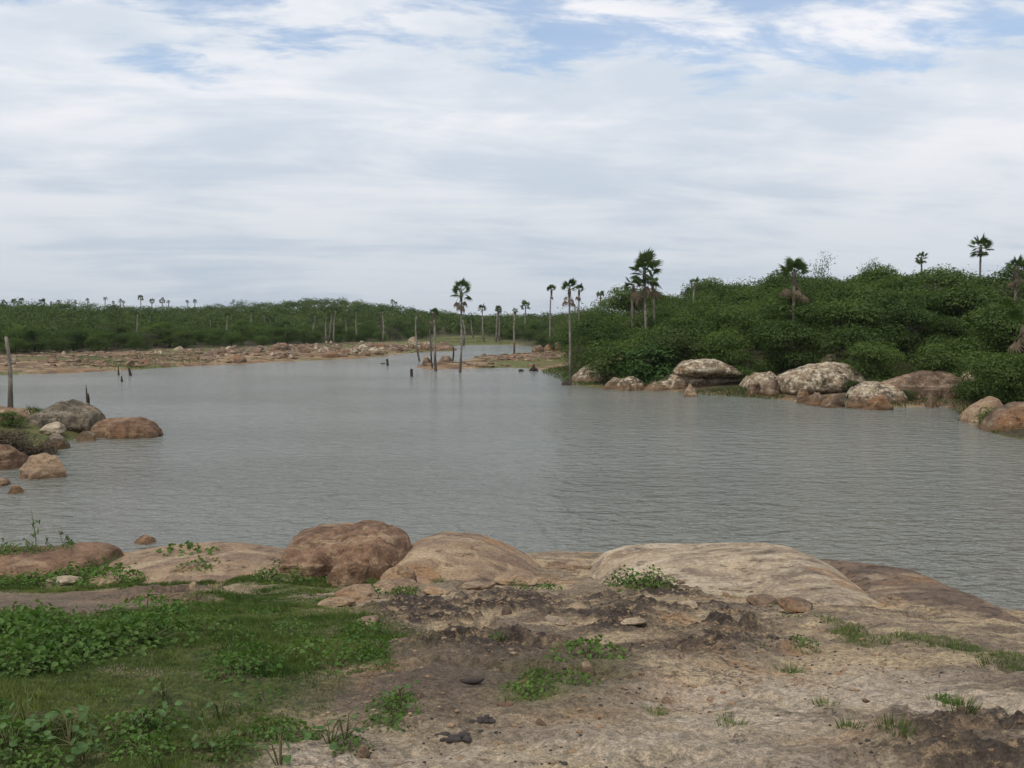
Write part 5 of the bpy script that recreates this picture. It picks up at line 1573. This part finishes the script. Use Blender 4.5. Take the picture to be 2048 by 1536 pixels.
def scatter(n, name, mat, label, cat, seed, smin, smax, polys):
    rng = np.random.default_rng(seed)
    base = []
    for k in range(4):
        me_ = blob_mesh('pebble', seed + k, mat, 1, 0.6, 0.2, 5)
        co = np.empty(len(me_.vertices) * 3, np.float32); me_.vertices.foreach_get('co', co)
        tri = np.empty(len(me_.polygons) * 3, np.int32); me_.polygons.foreach_get('vertices', tri)
        base.append((co.reshape(-1, 3).copy(), tri.reshape(-1, 3).copy())); bpy.data.meshes.remove(me_)
    Vs, Fs, o_ = [], [], 0
    pts = []
    for poly in polys:
        p = np.array(poly); lo_, hi2 = p.min(0), p.max(0)
        x = rng.uniform(lo_[0], hi2[0], n); y = rng.uniform(lo_[1], hi2[1], n)
        m = (poly_sd(poly, x, y) > 0) & (fbm2(x * 1.2, y * 1.2, 3, seed) > rng.uniform(-0.4, 0.4, n))
        pts.append(np.stack([x[m], y[m]], 1))
    xy = np.concatenate(pts); z = height(xy[:, 0], xy[:, 1])
    for (x, y), zz__ in zip(xy, z):
        V, T = base[rng.integers(4)]
        s_ = rng.uniform(smin, smax) * rng.choice([0.5, 0.7, 1.0])
        t = rng.uniform(0, 6.28)
        Rm = np.array([[math.cos(t), -math.sin(t), 0], [math.sin(t), math.cos(t), 0], [0, 0, 1]])
        Vs.append(V @ Rm.T * s_ + np.array([x, y, zz__ + s_ * 0.15])); Fs.append(T + o_); o_ += len(V)
    o = obj(name, new_mesh(name, np.vstack(Vs), np.vstack(Fs), mat))
    print(name, len(xy))
    return stuff(o, label, cat)


BARE = [[P(*q) for q in ((560, 1530), (640, 1430), (800, 1310), (760, 1250), (700, 1210), (1000, 1190), (1500, 1180), (1700, 1260), (2048, 1380), (2048, 1530))]]
scatter(5200, 'pebbles', M_BUFF, 'small pale pebbles strewn over the bare near bank', 'pebbles', 1500, 0.006, 0.022, BARE)
scatter(3600, 'soil_crumbs', M_DUNG, 'dark crumbs of soil and dung over the bare near bank', 'crumbs', 1520, 0.004, 0.014, BARE)


def far_rubble(n, name, mat, label, seed, polys, smin, smax):
    rng = np.random.default_rng(seed)
    base = []
    for k in range(5):
        me_ = blob_mesh('stone', seed + k, mat, 1, 0.6, 0.25, 5)
        co = np.empty(len(me_.vertices) * 3, np.float32); me_.vertices.foreach_get('co', co)
        tri = np.empty(len(me_.polygons) * 3, np.int32); me_.polygons.foreach_get('vertices', tri)
        base.append((co.reshape(-1, 3).copy(), tri.reshape(-1, 3).copy())); bpy.data.meshes.remove(me_)
    Vs, Fs, o_ = [], [], 0
    for poly, cnt in zip(polys, n):
        p = np.array(poly); lo_, hi2 = p.min(0), p.max(0)
        x = rng.uniform(lo_[0], hi2[0], cnt); y = rng.uniform(lo_[1], hi2[1], cnt)
        m = (poly_sd(poly, x, y) > 0) & (fbm2(x * 0.25, y * 0.25, 3, seed) > rng.uniform(-0.45, 0.25, cnt))
        x, y = x[m], y[m]; z = height(x, y, False)
        for a, b, c in zip(x, y, z):
            if c < 0.02:
                continue
            V, T = base[rng.integers(5)]
            s_ = rng.uniform(smin, smax) * rng.choice([0.5, 0.7, 1.0])
            t = rng.uniform(0, 6.28)
            Rm = np.array([[math.cos(t), -math.sin(t), 0], [math.sin(t), math.cos(t), 0], [0, 0, 1]])
            Vs.append(V * np.array([1.2, 1, rng.uniform(0.3, 0.7)]) @ Rm.T * s_ + np.array([a, b, c + s_ * 0.1])); Fs.append(T + o_); o_ += len(V)
    o = obj(name, new_mesh(name, np.vstack(Vs), np.vstack(Fs), mat))
    print(name, len(Vs))
    return stuff(o, label, 'rubble')


far_rubble([1500, 2600, 1300], 'rubble', M_FARROCK, 'broken brown rubble strewn over the bare far banks and the spit', 1600,
           [[G(-20, 744), G(250, 738), G(420, 728), G(400, 704), G(200, 712), G(-20, 718)], [G(400, 729), G(620, 718), G(800, 708), G(905, 700), G(860, 692), G(700, 692), G(540, 697), G(400, 706)],
            [G(830, 735), G(930, 736), G(1070, 735), G(1150, 725), G(1130, 700), G(1060, 706), G(960, 714), G(930, 722), G(850, 726)]], 0.15, 0.55)

# ------------------------------------------------------------------ air
bm = bmesh.new()
bmesh.ops.create_cube(bm, size=1.0)
hm = bpy.data.meshes.new('haze'); bm.to_mesh(hm); bm.free()
hz_o = obj('haze', hm, None, (0, 0, 41.0))
hz_o.scale = (10600, 10600, 90)
m_, n_, l_, b_ = new_mat('pale_air')
n_.remove(b_)
vol = n_.new('ShaderNodeVolumePrincipled')
vol.inputs['Color'].default_value = (0.86, 0.91, 0.97, 1)
vol.inputs['Density'].default_value = 0.00009
l_.new(vol.outputs[0], n_['Material Output'].inputs['Volume'])
hm.materials.append(m_)
stuff(hz_o)
